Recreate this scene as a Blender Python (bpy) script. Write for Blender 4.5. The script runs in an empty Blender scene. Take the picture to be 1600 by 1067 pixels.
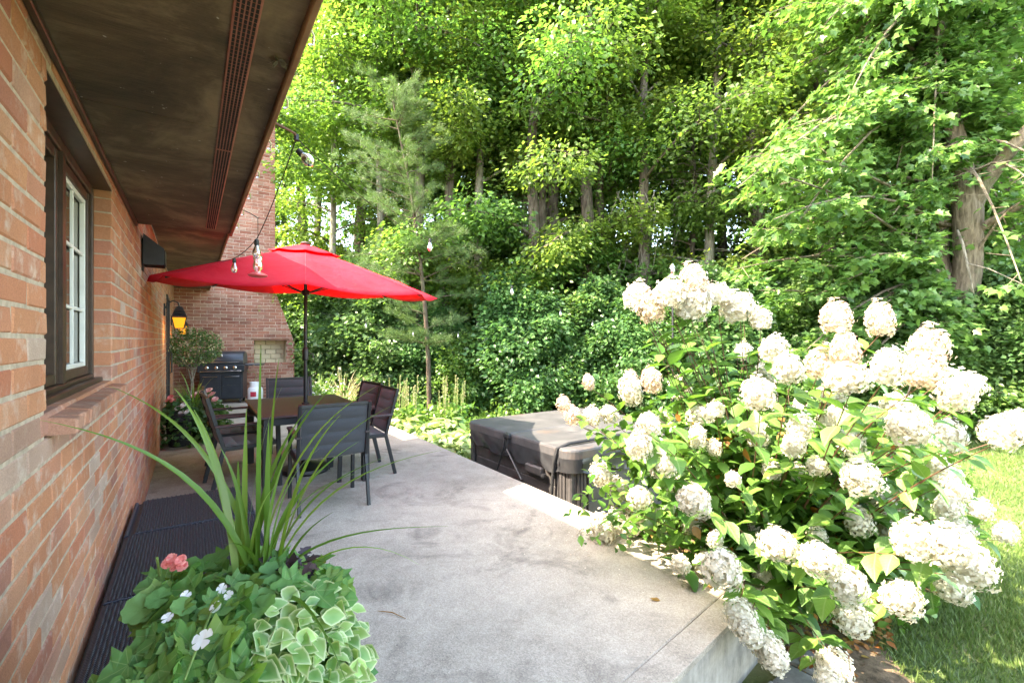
import bpy, math, random
import numpy as np
from mathutils import Vector, Matrix
R = math.radians
PI = math.pi
sc = bpy.context.scene
COL = sc.collection
random.seed(7)

# ---------------------------------------------------------------- camera, world, sun, exposure
F_PX, CX, HY, EYE = 725.0, 800.0, 531.0, 1.42
cam_d = bpy.data.cameras.new('camera'); cam = bpy.data.objects.new('camera', cam_d); COL.objects.link(cam)
cam_d.sensor_width = 36; cam_d.lens = 36 * F_PX / 1600; cam_d.clip_start = .05; cam_d.clip_end = 500
cam_d.shift_y = (HY - 533.5) / 1600 * 1.0
cam.location = (0, 0, EYE); cam.rotation_euler = (R(90), 0, -R(34.59))
sc.camera = cam
SUN = Vector((-.583, .17, .75)).normalized()           # towards the sun
w = bpy.data.worlds.new('World'); sc.world = w; w.use_nodes = True
nt = w.node_tree; nt.nodes.clear()
sky = nt.nodes.new('ShaderNodeTexSky'); sky.sky_type = 'NISHITA'; sky.sun_disc = False
sky.sun_elevation = math.asin(SUN.z); sky.sun_rotation = math.atan2(SUN.x, SUN.y)
sky.air_density = 1.0; sky.dust_density = 1.6; sky.ozone_density = 1.0
bg = nt.nodes.new('ShaderNodeBackground'); bg.inputs[1].default_value = .15
wo = nt.nodes.new('ShaderNodeOutputWorld')
nt.links.new(sky.outputs[0], bg.inputs[0]); nt.links.new(bg.outputs[0], wo.inputs[0])
sd = bpy.data.lights.new('sun', 'SUN'); sd.energy = 2.0; sd.angle = R(.6); sd.color = (1, .95, .86)
so = bpy.data.objects.new('sun', sd); COL.objects.link(so)
so.rotation_euler = (-SUN).to_track_quat('-Z', 'Y').to_euler(); so.location = (-10, 6, 15)
sc.view_settings.view_transform = 'Standard'; sc.view_settings.look = 'None'
sc.view_settings.exposure = 3.75; sc.view_settings.gamma = 1.0
try:
    sc.view_settings.use_white_balance = True; sc.view_settings.white_balance_temperature = 7800
except Exception: pass
try: sc.view_settings.use_curve_mapping = False
except Exception: pass

RT = np.array([.8232, -.5677]); FW = np.array([.5677, .8232])
def at(u, v, d):                                       # photo position at a measured distance -> place in the yard
    a = (u - CX) / F_PX * d
    return Vector((a * RT[0] + d * FW[0], a * RT[1] + d * FW[1], EYE - (v - HY) / F_PX * d))
def gnd(u, d, z=-.5):
    p = at(u, HY, d); return Vector((p.x, p.y, z))

# ---------------------------------------------------------------- materials
def mat(name):
    m = bpy.data.materials.new(name); m.use_nodes = True; t = m.node_tree; t.nodes.clear()
    o = t.nodes.new('ShaderNodeOutputMaterial'); b = t.nodes.new('ShaderNodeBsdfPrincipled')
    t.links.new(b.outputs[0], o.inputs[0]); return m, t, b, o
def nd(t, k, **kw):
    n = t.nodes.new(k)
    for a, b in kw.items(): setattr(n, a, b)
    return n
def coords(t, scale=(1, 1, 1), obj=True):
    c = nd(t, 'ShaderNodeTexCoord'); m = nd(t, 'ShaderNodeMapping'); m.inputs['Scale'].default_value = scale
    t.links.new(c.outputs['Object' if obj else 'Generated'], m.inputs[0]); return m.outputs[0]
def noise(t, vec, s, det=5, rough=.6, dist=0):
    n = nd(t, 'ShaderNodeTexNoise'); n.inputs['Scale'].default_value = s; n.inputs['Detail'].default_value = det
    n.inputs['Roughness'].default_value = rough; n.inputs['Distortion'].default_value = dist
    t.links.new(vec, n.inputs['Vector']); return n.outputs['Fac']
def ramp(t, fac, stops, interp='LINEAR'):
    r = nd(t, 'ShaderNodeValToRGB'); r.color_ramp.interpolation = interp
    e = r.color_ramp.elements
    while len(e) < len(stops): e.new(.5)
    for k, (p, c) in enumerate(stops):
        e[k].position = p; e[k].color = (c[0], c[1], c[2], 1) if not isinstance(c, (int, float)) else (c, c, c, 1)
    t.links.new(fac, r.inputs[0]); return r.outputs[0]
def mix(t, fac, a, b, mode='MIX'):
    m = nd(t, 'ShaderNodeMix', data_type='RGBA', blend_type=mode)
    for i, v in ((0, fac), (6, a), (7, b)):
        s = m.inputs[i]
        if isinstance(v, (int, float)): s.default_value = v if i == 0 else (v, v, v, 1)
        elif isinstance(v, tuple): s.default_value = (*v, 1)
        else: t.links.new(v, s)
    return m.outputs[2]
def math_(t, op, a, b=0.0):
    m = nd(t, 'ShaderNodeMath', operation=op)
    for i, v in enumerate((a, b)):
        if isinstance(v, (int, float)): m.inputs[i].default_value = v
        else: t.links.new(v, m.inputs[i])
    return m.outputs[0]
def bump(t, b, h, s=.5, dist=.01):
    n = nd(t, 'ShaderNodeBump'); n.inputs['Strength'].default_value = s; n.inputs['Distance'].default_value = dist
    t.links.new(h, n.inputs['Height']); t.links.new(n.outputs[0], b.inputs['Normal'])
def lk(t, a, b): t.links.new(a, b)
def rnd_id(t):                                         # random per separate piece, joined or not
    g = nd(t, 'ShaderNodeNewGeometry'); o = nd(t, 'ShaderNodeObjectInfo')
    return math_(t, 'FRACT', math_(t, 'ADD', g.outputs['Random Per Island'], o.outputs['Random']))

def simple(name, c, rough=.5, metal=0, var=.25, ns=12, bs=.15, spec=.5, bd=.003):
    m, t, b, o = mat(name); v = coords(t)
    n = noise(t, v, ns); c2 = tuple(x * (1 - var) for x in c); c3 = tuple(min(1, x * (1 + var)) for x in c)
    lk(t, ramp(t, n, [(.3, c2), (.7, c3)]), b.inputs['Base Color'])
    b.inputs['Roughness'].default_value = rough; b.inputs['Metallic'].default_value = metal
    b.inputs['Specular IOR Level'].default_value = spec
    bump(t, b, noise(t, v, ns * 8), bs, bd); return m

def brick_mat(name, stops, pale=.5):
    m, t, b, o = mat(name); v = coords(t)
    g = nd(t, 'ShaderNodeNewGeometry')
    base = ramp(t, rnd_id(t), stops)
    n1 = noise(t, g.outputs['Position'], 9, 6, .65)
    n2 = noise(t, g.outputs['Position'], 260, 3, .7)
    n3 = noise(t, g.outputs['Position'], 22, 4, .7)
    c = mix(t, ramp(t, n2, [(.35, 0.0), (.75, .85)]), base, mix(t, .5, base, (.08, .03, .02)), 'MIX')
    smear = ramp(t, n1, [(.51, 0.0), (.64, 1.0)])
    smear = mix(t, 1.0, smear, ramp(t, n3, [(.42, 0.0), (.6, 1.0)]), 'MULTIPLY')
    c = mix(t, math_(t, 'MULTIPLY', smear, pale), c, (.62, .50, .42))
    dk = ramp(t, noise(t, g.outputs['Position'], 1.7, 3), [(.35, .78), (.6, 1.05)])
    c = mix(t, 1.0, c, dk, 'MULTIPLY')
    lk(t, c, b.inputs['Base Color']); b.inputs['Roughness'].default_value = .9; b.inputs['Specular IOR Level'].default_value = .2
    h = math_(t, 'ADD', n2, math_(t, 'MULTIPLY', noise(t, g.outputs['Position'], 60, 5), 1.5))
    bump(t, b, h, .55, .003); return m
M = {}
M['brick'] = brick_mat('house_brick', [(0, (.54, .225, .125)), (.25, (.59, .27, .15)), (.45, (.51, .185, .11)), (.62, (.60, .30, .18)),
                                       (.78, (.46, .17, .12)), (.88, (.44, .27, .20)), (.95, (.55, .39, .31)), (1, (.54, .24, .15))], .62)
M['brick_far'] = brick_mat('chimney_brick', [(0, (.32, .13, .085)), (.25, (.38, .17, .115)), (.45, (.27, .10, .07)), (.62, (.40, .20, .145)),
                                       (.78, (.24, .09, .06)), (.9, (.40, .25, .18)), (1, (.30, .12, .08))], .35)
M['firebrick'] = brick_mat('firebrick', [(0, (.62, .52, .34)), (.5, (.70, .60, .42)), (1, (.55, .45, .30))], .2)
M['sillbrick'] = brick_mat('sill_brick', [(0, (.52, .22, .13)), (.5, (.45, .24, .17)), (1, (.42, .17, .10))], .35)
M['mortar'] = simple('mortar', (.45, .355, .275), .95, ns=30, bs=.6, spec=.1)

def concrete():
    m, t, b, o = mat('patio_concrete'); v = coords(t)
    big = noise(t, v, .9, 7, .62, .6); mid = noise(t, v, 4.5, 6, .7); fine = noise(t, v, 120, 2, .8)
    vo = nd(t, 'ShaderNodeTexVoronoi'); vo.inputs['Scale'].default_value = 170; lk(t, v, vo.inputs['Vector'])
    c = ramp(t, big, [(.30, (.17, .14, .108)), (.43, (.32, .27, .21)), (.56, (.47, .40, .32)), (.72, (.57, .485, .385))])
    c = mix(t, .55, c, ramp(t, mid, [(.3, (.24, .205, .165)), (.7, (.52, .455, .38))]))
    peb = ramp(t, vo.outputs['Color'], [(.1, (.12, .10, .085)), (.5, (.36, .315, .265)), (.9, (.66, .59, .5))])
    c = mix(t, .27, c, peb)
    st = ramp(t, noise(t, v, 1.9, 8, .7, 1.2), [(.52, 0.0), (.66, 1.0)])
    c = mix(t, math_(t, 'MULTIPLY', st, .55), c, (.10, .088, .075))
    c = mix(t, math_(t, 'MULTIPLY', ramp(t, noise(t, v, 2.3, 6, .7, .4), [(.55, 0.0), (.72, 1.0)]), .35), c, (.44, .40, .34))
    c = mix(t, math_(t, 'MULTIPLY', ramp(t, noise(t, v, 55, 3, .8), [(.60, 0.0), (.70, 1.0)]), .5), c, (.07, .065, .06))
    lk(t, c, b.inputs['Base Color']); b.inputs['Roughness'].default_value = .88; b.inputs['Specular IOR Level'].default_value = .25
    bump(t, b, math_(t, 'ADD', vo.outputs['Distance'], math_(t, 'MULTIPLY', fine, .8)), .5, .003); return m
M['concrete'] = concrete()
def concrete_side():
    m, t, b, o = mat('patio_wall_concrete'); v = coords(t)
    v2 = coords(t, (5, 5, .8))
    c = ramp(t, noise(t, v2, 1.6, 6, .65), [(.3, (.15, .135, .11)), (.5, (.30, .27, .23)), (.7, (.42, .39, .34))])
    c = mix(t, .3, c, ramp(t, noise(t, v, 14, 6, .7), [(.35, (.1, .09, .08)), (.65, (.5, .46, .4))]))
    lk(t, c, b.inputs['Base Color']); b.inputs['Roughness'].default_value = .9
    bump(t, b, noise(t, v, 60, 4), .4, .004); return m
M['concrete_side'] = concrete_side()

def leaf_mat(name, c1, c2, tr, tf=.35, rough=.42, hue=.02, val=.5, veins=False, edge=None):
    m, t, b, o = mat(name)
    g = nd(t, 'ShaderNodeNewGeometry'); oi = nd(t, 'ShaderNodeObjectInfo')
    r = rnd_id(t)
    c = ramp(t, r, [(0, c1), (.8, c2), (1, tuple(min(1, x * 1.35) for x in c2))])
    hs = nd(t, 'ShaderNodeHueSaturation'); lk(t, c, hs.inputs['Color'])
    lk(t, math_(t, 'ADD', .5 - hue, math_(t, 'MULTIPLY', oi.outputs['Random'], hue * 2)), hs.inputs['Hue'])
    lk(t, math_(t, 'ADD', 1 - val / 2, math_(t, 'MULTIPLY', noise(t, g.outputs['Position'], .55, 2), val)), hs.inputs['Value'])
    c = hs.outputs[0]
    if edge: c = edge(t, c)
    lk(t, c, b.inputs['Base Color']); b.inputs['Roughness'].default_value = rough; b.inputs['Specular IOR Level'].default_value = .45
    if veins: bump(t, b, noise(t, coords(t), 90, 3), .5, .002)
    tn = nd(t, 'ShaderNodeBsdfTranslucent')
    lk(t, mix(t, 1.0, c, tr, 'MULTIPLY'), tn.inputs[0])
    ms = nd(t, 'ShaderNodeMixShader'); ms.inputs[0].default_value = tf
    lk(t, b.outputs[0], ms.inputs[1]); lk(t, tn.outputs[0], ms.inputs[2]); lk(t, ms.outputs[0], o.inputs[0]); return m
M['leaf_forest'] = leaf_mat('forest_leaf', (.065, .14, .032), (.15, .25, .06), (1.5, 1.6, .9), .5, .38, .02, .6)
M['leaf_yellow'] = leaf_mat('sunny_maple_leaf', (.09, .17, .030), (.19, .28, .06), (1.5, 1.5, .9), .5, .38, .015, .5)
M['leaf_dark'] = leaf_mat('understory_leaf', (.05, .12, .038), (.115, .21, .07), (1.5, 1.6, 1.0), .42, .36, .02, .5)
M['leaf_maple'] = leaf_mat('maple_leaf', (.065, .15, .038), (.16, .26, .075), (1.5, 1.6, .9), .40, .34, .015, .5)
M['leaf_hydrangea'] = leaf_mat('hydrangea_leaf', (.055, .145, .028), (.13, .25, .05), (1.5, 1.6, .8), .32, .33, .012, .4, True)
M['leaf_old'] = leaf_mat('withered_leaf', (.35, .12, .03), (.30, .20, .05), (1.5, 1.2, .8), .3, .5, .01, .4)
def veins(kind):
    def f(t, c):
        tc = nd(t, 'ShaderNodeTexCoord'); sx = nd(t, 'ShaderNodeSeparateXYZ'); lk(t, tc.outputs['Object'], sx.inputs[0])
        x, y = math_(t, 'ABSOLUTE', sx.outputs[0]), sx.outputs[1]
        if kind == 'palm':
            a = math_(t, 'ARCTAN2', x, math_(t, 'ADD', y, .02)); s_ = math_(t, 'ABSOLUTE', math_(t, 'SINE', math_(t, 'MULTIPLY', a, 4.1)))
            rr = math_(t, 'SQRT', math_(t, 'ADD', math_(t, 'MULTIPLY', x, x), math_(t, 'MULTIPLY', y, y)))
            v = math_(t, 'MULTIPLY', s_, math_(t, 'ADD', rr, .05)); m_ = ramp(t, v, [(.03, 1.0), (.09, 0.0)])
        else:
            q = math_(t, 'ABSOLUTE', math_(t, 'SINE', math_(t, 'MULTIPLY', math_(t, 'SUBTRACT', y, math_(t, 'MULTIPLY', x, .9)), 22.0)))
            m1 = ramp(t, q, [(.10, 1.0), (.28, 0.0)]); m2 = ramp(t, x, [(.012, 1.0), (.035, 0.0)])
            m_ = math_(t, 'MAXIMUM', math_(t, 'MULTIPLY', m1, .55), m2)
        n = noise(t, tc.outputs['Object'], 3.0, 4)
        c = mix(t, ramp(t, n, [(.45, 0.0), (.75, .35)]), c, (.20, .30, .05))
        return mix(t, math_(t, 'MULTIPLY', m_, .5), c, (.28, .38, .16))
    return f
M['leaf_ivy'] = leaf_mat('ivy_leaf', (.07, .19, .04), (.17, .32, .075), (1.5, 1.6, .7), .32, .36, .025, .3, True)
M['leaf_ivy_v'] = leaf_mat('ivy_leaf_veined', (.07, .19, .045), (.17, .33, .08), (1.5, 1.6, .7), .32, .34, .025, .3, True, veins('palm'))
M['leaf_hyd_v'] = leaf_mat('hydrangea_leaf_veined', (.055, .145, .028), (.13, .25, .05), (1.5, 1.6, .8), .32, .33, .012, .4, True, veins('pin'))
M['leaf_geranium'] = leaf_mat('geranium_leaf', (.08, .20, .05), (.13, .28, .08), (1.7, 1.8, .9), .28, .5, .01, .3, True)
M['leaf_spike'] = leaf_mat('spike_leaf', (.075, .16, .025), (.15, .26, .05), (1.6, 1.7, .7), .3, .32, .01, .3)
M['leaf_hosta'] = leaf_mat('hosta_leaf', (.13, .24, .06), (.34, .42, .20), (1.4, 1.4, .8), .3, .4, .01, .3)
M['leaf_purple'] = leaf_mat('dark_purple_leaf', (.03, .02, .03), (.07, .04, .05), (1.2, 1, 1), .2, .4, .01, .3)
M['needle'] = leaf_mat('pine_needle', (.055, .11, .03), (.12, .19, .06), (1.4, 1.5, 1), .25, .5, .01, .3)
M['grassb'] = leaf_mat('grass_blade', (.065, .125, .025), (.15, .21, .06), (1.3, 1.3, .8), .28, .45, .01, .8)
M['straw'] = leaf_mat('dry_stalk', (.30, .25, .12), (.42, .36, .2), (1.1, 1.1, 1), .2, .6, .01, .3)
def var_edge(t, c):                                    # white rim of the variegated leaves
    at_ = nd(t, 'ShaderNodeAttribute'); at_.attribute_name = 'rim'
    return mix(t, at_.outputs['Fac'], c, (.62, .66, .40))
M['leaf_var'] = leaf_mat('variegated_leaf', (.09, .24, .05), (.22, .38, .10), (1.4, 1.4, .8), .28, .42, .01, .2, False, var_edge)
def petal(name, c1, c2, tf=.3):
    return leaf_mat(name, c1, c2, (1.05, 1.0, .92), tf, .65, .003, .12)
M['petal'] = petal('hydrangea_petal', (.60, .56, .44), (.70, .67, .57))
M['petal_pink'] = petal('hydrangea_petal_blush', (.62, .45, .34), (.70, .61, .49))
M['petal_white'] = petal('white_petal', (.80, .80, .80), (.88, .88, .88))
M['petal_coral'] = petal('coral_petal', (.80, .20, .20), (.88, .36, .33))
M['petal_rose'] = petal('rose_petal', (.75, .35, .36), (.82, .52, .5))
def bark(name, c1, c2, s=1.0):
    m, t, b, o = mat(name); v = coords(t, (9 * s, 9 * s, 1.6 * s)); g = coords(t)
    n = noise(t, v, 2.5, 7, .7, .4)
    c = ramp(t, n, [(.32, tuple(x * .4 for x in c1)), (.48, c1), (.7, c2)])
    c = mix(t, math_(t, 'MULTIPLY', ramp(t, noise(t, g, 2.2, 4), [(.5, 0.0), (.65, 1.0)]), .35), c, (.16, .19, .10))
    lk(t, c, b.inputs['Base Color']); b.inputs['Roughness'].default_value = .92; b.inputs['Specular IOR Level'].default_value = .15
    bump(t, b, n, 1.0, .03); return m
M['bark'] = bark('forest_bark', (.13, .10, .08), (.26, .21, .17))
M['bark_pale'] = bark('pale_bark', (.22, .19, .15), (.40, .36, .30))
M['bark_big'] = bark('maple_bark', (.18, .14, .10), (.34, .27, .20), .8)
M['bark_pine'] = bark('pine_bark', (.10, .07, .05), (.20, .155, .12))
M['twig'] = simple('hydrangea_stem', (.13, .055, .03), .6)
M['twig_green'] = simple('green_stem', (.14, .22, .05), .6)
def soffit_mat():
    m, t, b, o = mat('soffit_board'); v = coords(t)
    c = ramp(t, noise(t, v, 2.0, 7, .7, .5), [(.34, (.03, .020, .013)), (.48, (.095, .062, .038)), (.64, (.30, .21, .135))])
    c = mix(t, .4, c, ramp(t, noise(t, coords(t, (3, 40, 3)), 4, 4), [(.3, (.03, .022, .015)), (.7, (.12, .085, .055))]))
    sp = ramp(t, noise(t, v, 45, 2, .5), [(.735, 0.0), (.76, 1.0)])
    c = mix(t, math_(t, 'MULTIPLY', sp, .7), c, (.45, .42, .38))
    lk(t, c, b.inputs['Base Color']); b.inputs['Roughness'].default_value = .8; bump(t, b, noise(t, v, 150), .5, .002); return m
M['soffit'] = soffit_mat()
M['vent'] = simple('vent_metal', (.40, .15, .11), .55, .2)
M['vent_hole'] = simple('vent_slot', (.012, .01, .01), .9)
M['fascia'] = simple('fascia_metal', (.30, .17, .085), .45, .3, .4, 5)
M['roof'] = simple('roof_shingle', (.06, .055, .05), .95)
M['brown'] = simple('brown_window_frame', (.05, .028, .018), .4, 0, .35, 20)
M['white'] = simple('white_paint', (.68, .68, .64), .4, 0, .08)
M['black'] = simple('black_metal', (.018, .018, .02), .42, .2, .2)
M['matteblack'] = simple('matte_black', (.02, .02, .021), .7)
M['rust'] = simple('rusty_iron', (.14, .065, .035), .8, .2, .4)
M['cord'] = simple('black_cord', (.015, .015, .013), .6)
M['frame'] = simple('chair_metal', (.02, .022, .026), .42, .3, .15)
M['arm'] = simple('armrest_slat', (.055, .04, .042), .45, 0, .2)
M['tabletop'] = simple('table_top', (.042, .027, .028), .5, 0, .15, 5)
M['planter'] = simple('planter_resin', (.02, .02, .023), .6, 0, .2, 30, .5)
M['soil'] = simple('potting_soil', (.03, .02, .013), .95, ns=40, bs=.8)
M['tub'] = simple('tub_cabinet', (.075, .068, .066), .5, 0, .35, 8, .2)
M['chrome'] = simple('chrome', (.7, .7, .72), .18, 1, .05)
M['propane'] = simple('propane_white', (.75, .76, .78), .35, 0, .05)
M['stickers'] = simple('red_sticker', (.5, .03, .06), .5)
M['grill'] = simple('grill_enamel', (.028, .034, .042), .3, .1, .2, 6)
M['grilltop'] = simple('grill_hood', (.035, .04, .05), .34, .2, .2, 6)
M['paver'] = simple('paver_stone', (.20, .19, .18), .9, 0, .35, 14, .6)
M['drum'] = simple('door_paint', (.035, .03, .03), .45)
def fabric(name, c, s=400):
    m, t, b, o = mat(name); v = coords(t)
    wv = noise(t, coords(t, (1, 1, 1)), s, 2)
    c0 = ramp(t, wv, [(.35, tuple(x * .65 for x in c)), (.65, tuple(x * 1.35 for x in c))])
    lk(t, c0, b.inputs['Base Color']); b.inputs['Roughness'].default_value = .8; bump(t, b, wv, .4, .001)
    b.inputs['Sheen Weight'].default_value = .3; return m
M['sling'] = fabric('quilted_sling', (.034, .038, .046))
def canopy_mat():
    m, t, b, o = mat('red_canvas'); v = coords(t)
    c = ramp(t, noise(t, v, 3, 4), [(.3, (.80, .018, .035)), (.7, (.90, .035, .065))])
    lk(t, c, b.inputs['Base Color']); b.inputs['Roughness'].default_value = .75; b.inputs['Specular IOR Level'].default_value = .25
    bump(t, b, math_(t, 'ADD', noise(t, v, 5, 4, .6, 1.0), math_(t, 'MULTIPLY', noise(t, v, 500, 2), .05)), .5, .03)
    tn = nd(t, 'ShaderNodeBsdfTranslucent'); tn.inputs[0].default_value = (.80, .03, .05, 1)
    ms = nd(t, 'ShaderNodeMixShader'); ms.inputs[0].default_value = .4
    lk(t, b.outputs[0], ms.inputs[1]); lk(t, tn.outputs[0], ms.inputs[2]); lk(t, ms.outputs[0], o.inputs[0]); return m
M['canvas'] = canopy_mat()
M['canvas_seam'] = simple('canvas_seam', (.50, .012, .03), .8)
def wicker():
    m, t, b, o = mat('black_wicker'); v = coords(t)
    w1 = nd(t, 'ShaderNodeTexWave', bands_direction='Y'); w1.inputs['Scale'].default_value = 32; w1.inputs['Distortion'].default_value = 1.0
    lk(t, v, w1.inputs['Vector'])
    c = ramp(t, w1.outputs['Fac'], [(.1, (.012, .014, .02)), (.9, (.052, .058, .078))])
    lk(t, c, b.inputs['Base Color']); b.inputs['Roughness'].default_value = .42; bump(t, b, w1.outputs['Fac'], .9, .006); return m
M['wicker'] = wicker()
def cover_mat():
    m, t, b, o = mat('tub_cover_vinyl'); v = coords(t)
    c = ramp(t, noise(t, v, 2.2, 6, .65, .5), [(.3, (.05, .049, .052)), (.55, (.088, .085, .087)), (.75, (.14, .132, .128))])
    st = ramp(t, noise(t, v, 1.5, 5, .6), [(.60, 0.0), (.70, 1.0)])
    c = mix(t, math_(t, 'MULTIPLY', st, .5), c, (.22, .13, .08))
    lk(t, c, b.inputs['Base Color']); b.inputs['Roughness'].default_value = .42
    bump(t, b, noise(t, v, 7, 4), .3, .02); return m
M['cover'] = cover_mat()
M['skirt'] = simple('vinyl_skirt', (.03, .03, .032), .3, 0, .3, 10, .3)
def glass():
    m, t, b, o = mat('window_glass'); b.inputs['Base Color'].default_value = (.055, .05, .035, 1)
    b.inputs['Roughness'].default_value = .04; b.inputs['Specular IOR Level'].default_value = .8
    bump(t, b, noise(t, coords(t), 3, 2), .03, .02); return m
M['glass'] = glass()
def clearglass(name, c=(1, 1, 1)):
    m, t, b, o = mat(name)
    g = nd(t, 'ShaderNodeBsdfGlossy'); g.inputs['Roughness'].default_value = .05; g.inputs[0].default_value = (1, 1, 1, 1)
    tr = nd(t, 'ShaderNodeBsdfTransparent'); tr.inputs[0].default_value = (*c, 1)
    fr = nd(t, 'ShaderNodeFresnel'); fr.inputs[0].default_value = 1.7
    ms = nd(t, 'ShaderNodeMixShader'); lk(t, math_(t, 'ADD', math_(t, 'MULTIPLY', fr.outputs[0], 1.6), .06), ms.inputs[0]); lk(t, tr.outputs[0], ms.inputs[1]); lk(t, g.outputs[0], ms.inputs[2])
    lk(t, ms.outputs[0], o.inputs[0]); return m
M['bulb'] = clearglass('bulb_glass', (.95, .93, .88))
M['feeder_red'] = simple('feeder_red_plastic', (.70, .10, .10), .35)
def amber():
    m, t, b, o = mat('amber_glass')
    b.inputs['Base Color'].default_value = (.8, .35, .03, 1); b.inputs['Roughness'].default_value = .3
    b.inputs['Emission Color'].default_value = (1.0, .36, .02, 1); b.inputs['Emission Strength'].default_value = .085; return m
M['amber'] = amber()
def glow():
    m, t, b, o = mat('lit_bulb'); b.inputs['Base Color'].default_value = (1, .8, .4, 1)
    b.inputs['Emission Color'].default_value = (1.0, .66, .18, 1); b.inputs['Emission Strength'].default_value = .5; return m
M['glow'] = glow()
def lawn_mat():
    m, t, b, o = mat('lawn_ground'); v = coords(t)
    c = ramp(t, noise(t, v, 30, 6, .75), [(.3, (.045, .075, .015)), (.55, (.09, .13, .03)), (.75, (.15, .18, .06))])
    dry = ramp(t, noise(t, v, 1.3, 5, .65), [(.5, 0.0), (.65, 1.0)])
    c = mix(t, math_(t, 'MULTIPLY', dry, .55), c, (.30, .25, .12))
    lk(t, c, b.inputs['Base Color']); b.inputs['Roughness'].default_value = .95; bump(t, b, noise(t, v, 120, 4), .8, .02); return m
M['lawn'] = lawn_mat()
def floor_mat():
    m, t, b, o = mat('forest_floor'); v = coords(t)
    c = ramp(t, noise(t, v, 3, 8, .75), [(.3, (.03, .04, .012)), (.55, (.05, .075, .02)), (.75, (.13, .10, .05))])
    lk(t, c, b.inputs['Base Color']); b.inputs['Roughness'].default_value = .95; bump(t, b, noise(t, v, 20, 5), .8, .05); return m
M['ffloor'] = floor_mat()
M['mulch'] = simple('mulch_soil', (.20, .14, .09), .95, 0, .6, 25, .9, .2, .02)

# ---------------------------------------------------------------- mesh building
def wloc(o):
    p = Vector((0, 0, 0))
    while o: p = p + o.location; o = o.parent
    return p
class MB:
    def __init__(s, world=False): s.v = []; s.f = []; s.world = world
    def add(s, vs, fs):
        n = len(s.v); s.v.extend([tuple(p) for p in vs]); s.f.extend([tuple(i + n for i in f) for f in fs]); return s
    def box(s, x0, x1, y0, y1, z0, z1, bev=0):
        if bev <= 0:
            vs = [(x, y, z) for z in (z0, z1) for y in (y0, y1) for x in (x0, x1)]
            return s.add(vs, [(0, 2, 3, 1), (4, 5, 7, 6), (0, 1, 5, 4), (2, 6, 7, 3), (0, 4, 6, 2), (1, 3, 7, 5)])
        b = min(bev, (x1 - x0) * .45, (y1 - y0) * .45, (z1 - z0) * .45); vs = []; fs = []
        def ring(z, i):
            a, c, d, e = x0 + i, x1 - i, y0 + i, y1 - i
            return [(a + b * .7, d, z), (c - b * .7, d, z), (c, d + b * .7, z), (c, e - b * .7, z), (c - b * .7, e, z), (a + b * .7, e, z), (a, e - b * .7, z), (a, d + b * .7, z)]
        for z, i in ((z0, b), (z0 + b, 0), (z1 - b, 0), (z1, b)): vs += ring(z, i)
        for k in range(3):
            for j in range(8): fs.append((k * 8 + j, k * 8 + (j + 1) % 8, k * 8 + 8 + (j + 1) % 8, k * 8 + 8 + j))
        fs.append(tuple(range(7, -1, -1))); fs.append(tuple(range(24, 32)))
        return s.add(vs, fs)
    def beam(s, p0, p1, w, h, up=(0, 0, 1)):
        p0 = Vector(p0); p1 = Vector(p1); d = (p1 - p0).normalized(); up = Vector(up)
        if abs(d.dot(up)) > .97: up = Vector((0, 1, 0))
        a = d.cross(up).normalized() * w / 2; b = a.cross(d).normalized() * h / 2
        c = .82
        ring = [a * c + b, -a * c + b, -a + b * c, -a - b * c, -a * c - b, a * c - b, a - b * c, a + b * c]
        vs = [p0 + r for r in ring] + [p1 + r for r in ring]
        fs = [(j, (j + 1) % 8, 8 + (j + 1) % 8, 8 + j) for j in range(8)] + [tuple(range(7, -1, -1)), tuple(range(8, 16))]
        return s.add(vs, fs)
    def tube(s, pts, rad, n=8, cap=True):
        pts = [Vector(p) for p in pts]; m = len(pts)
        if isinstance(rad, (int, float)): rad = [rad] * m
        vs = []; ref = None
        for i, p in enumerate(pts):
            d = (pts[min(i + 1, m - 1)] - pts[max(i - 1, 0)]).normalized()
            if ref is None: ref = Vector((0, 0, 1)) if abs(d.z) < .9 else Vector((1, 0, 0))
            a = d.cross(ref).normalized(); b = a.cross(d).normalized(); ref = b
            for k in range(n):
                t = 2 * PI * k / n; vs.append(p + (a * math.cos(t) + b * math.sin(t)) * rad[i])
        fs = [(i * n + k, i * n + (k + 1) % n, (i + 1) * n + (k + 1) % n, (i + 1) * n + k) for i in range(m - 1) for k in range(n)]
        if cap: fs += [tuple(range(n - 1, -1, -1)), tuple(range((m - 1) * n, m * n))]
        return s.add(vs, fs)
    def lathe(s, prof, n=24, c=(0, 0, 0), sx=1, sy=1):
        vs = [(c[0] + r * math.cos(2 * PI * k / n) * sx, c[1] + r * math.sin(2 * PI * k / n) * sy, c[2] + z) for r, z in prof for k in range(n)]
        fs = [(i * n + k, i * n + (k + 1) % n, (i + 1) * n + (k + 1) % n, (i + 1) * n + k) for i in range(len(prof) - 1) for k in range(n)]
        fs += [tuple(range(n - 1, -1, -1)), tuple(range((len(prof) - 1) * n, len(prof) * n))]
        return s.add(vs, fs)
    def build(s, name, m, parent=None, smooth=False, kind=None, label=None):
        me = bpy.data.meshes.new(name); v = s.v
        if s.world and parent:
            o = wloc(parent); v = [(p[0] - o.x, p[1] - o.y, p[2] - o.z) for p in v]
        me.from_pydata(v, [], s.f); me.validate(); me.materials.append(m)
        if smooth:
            me.polygons.foreach_set('use_smooth', [True] * len(me.polygons))
            try: me.set_sharp_from_angle(angle=R(40))
            except Exception: pass
        me.update()
        return link(name, me, parent, kind, label)
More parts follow.
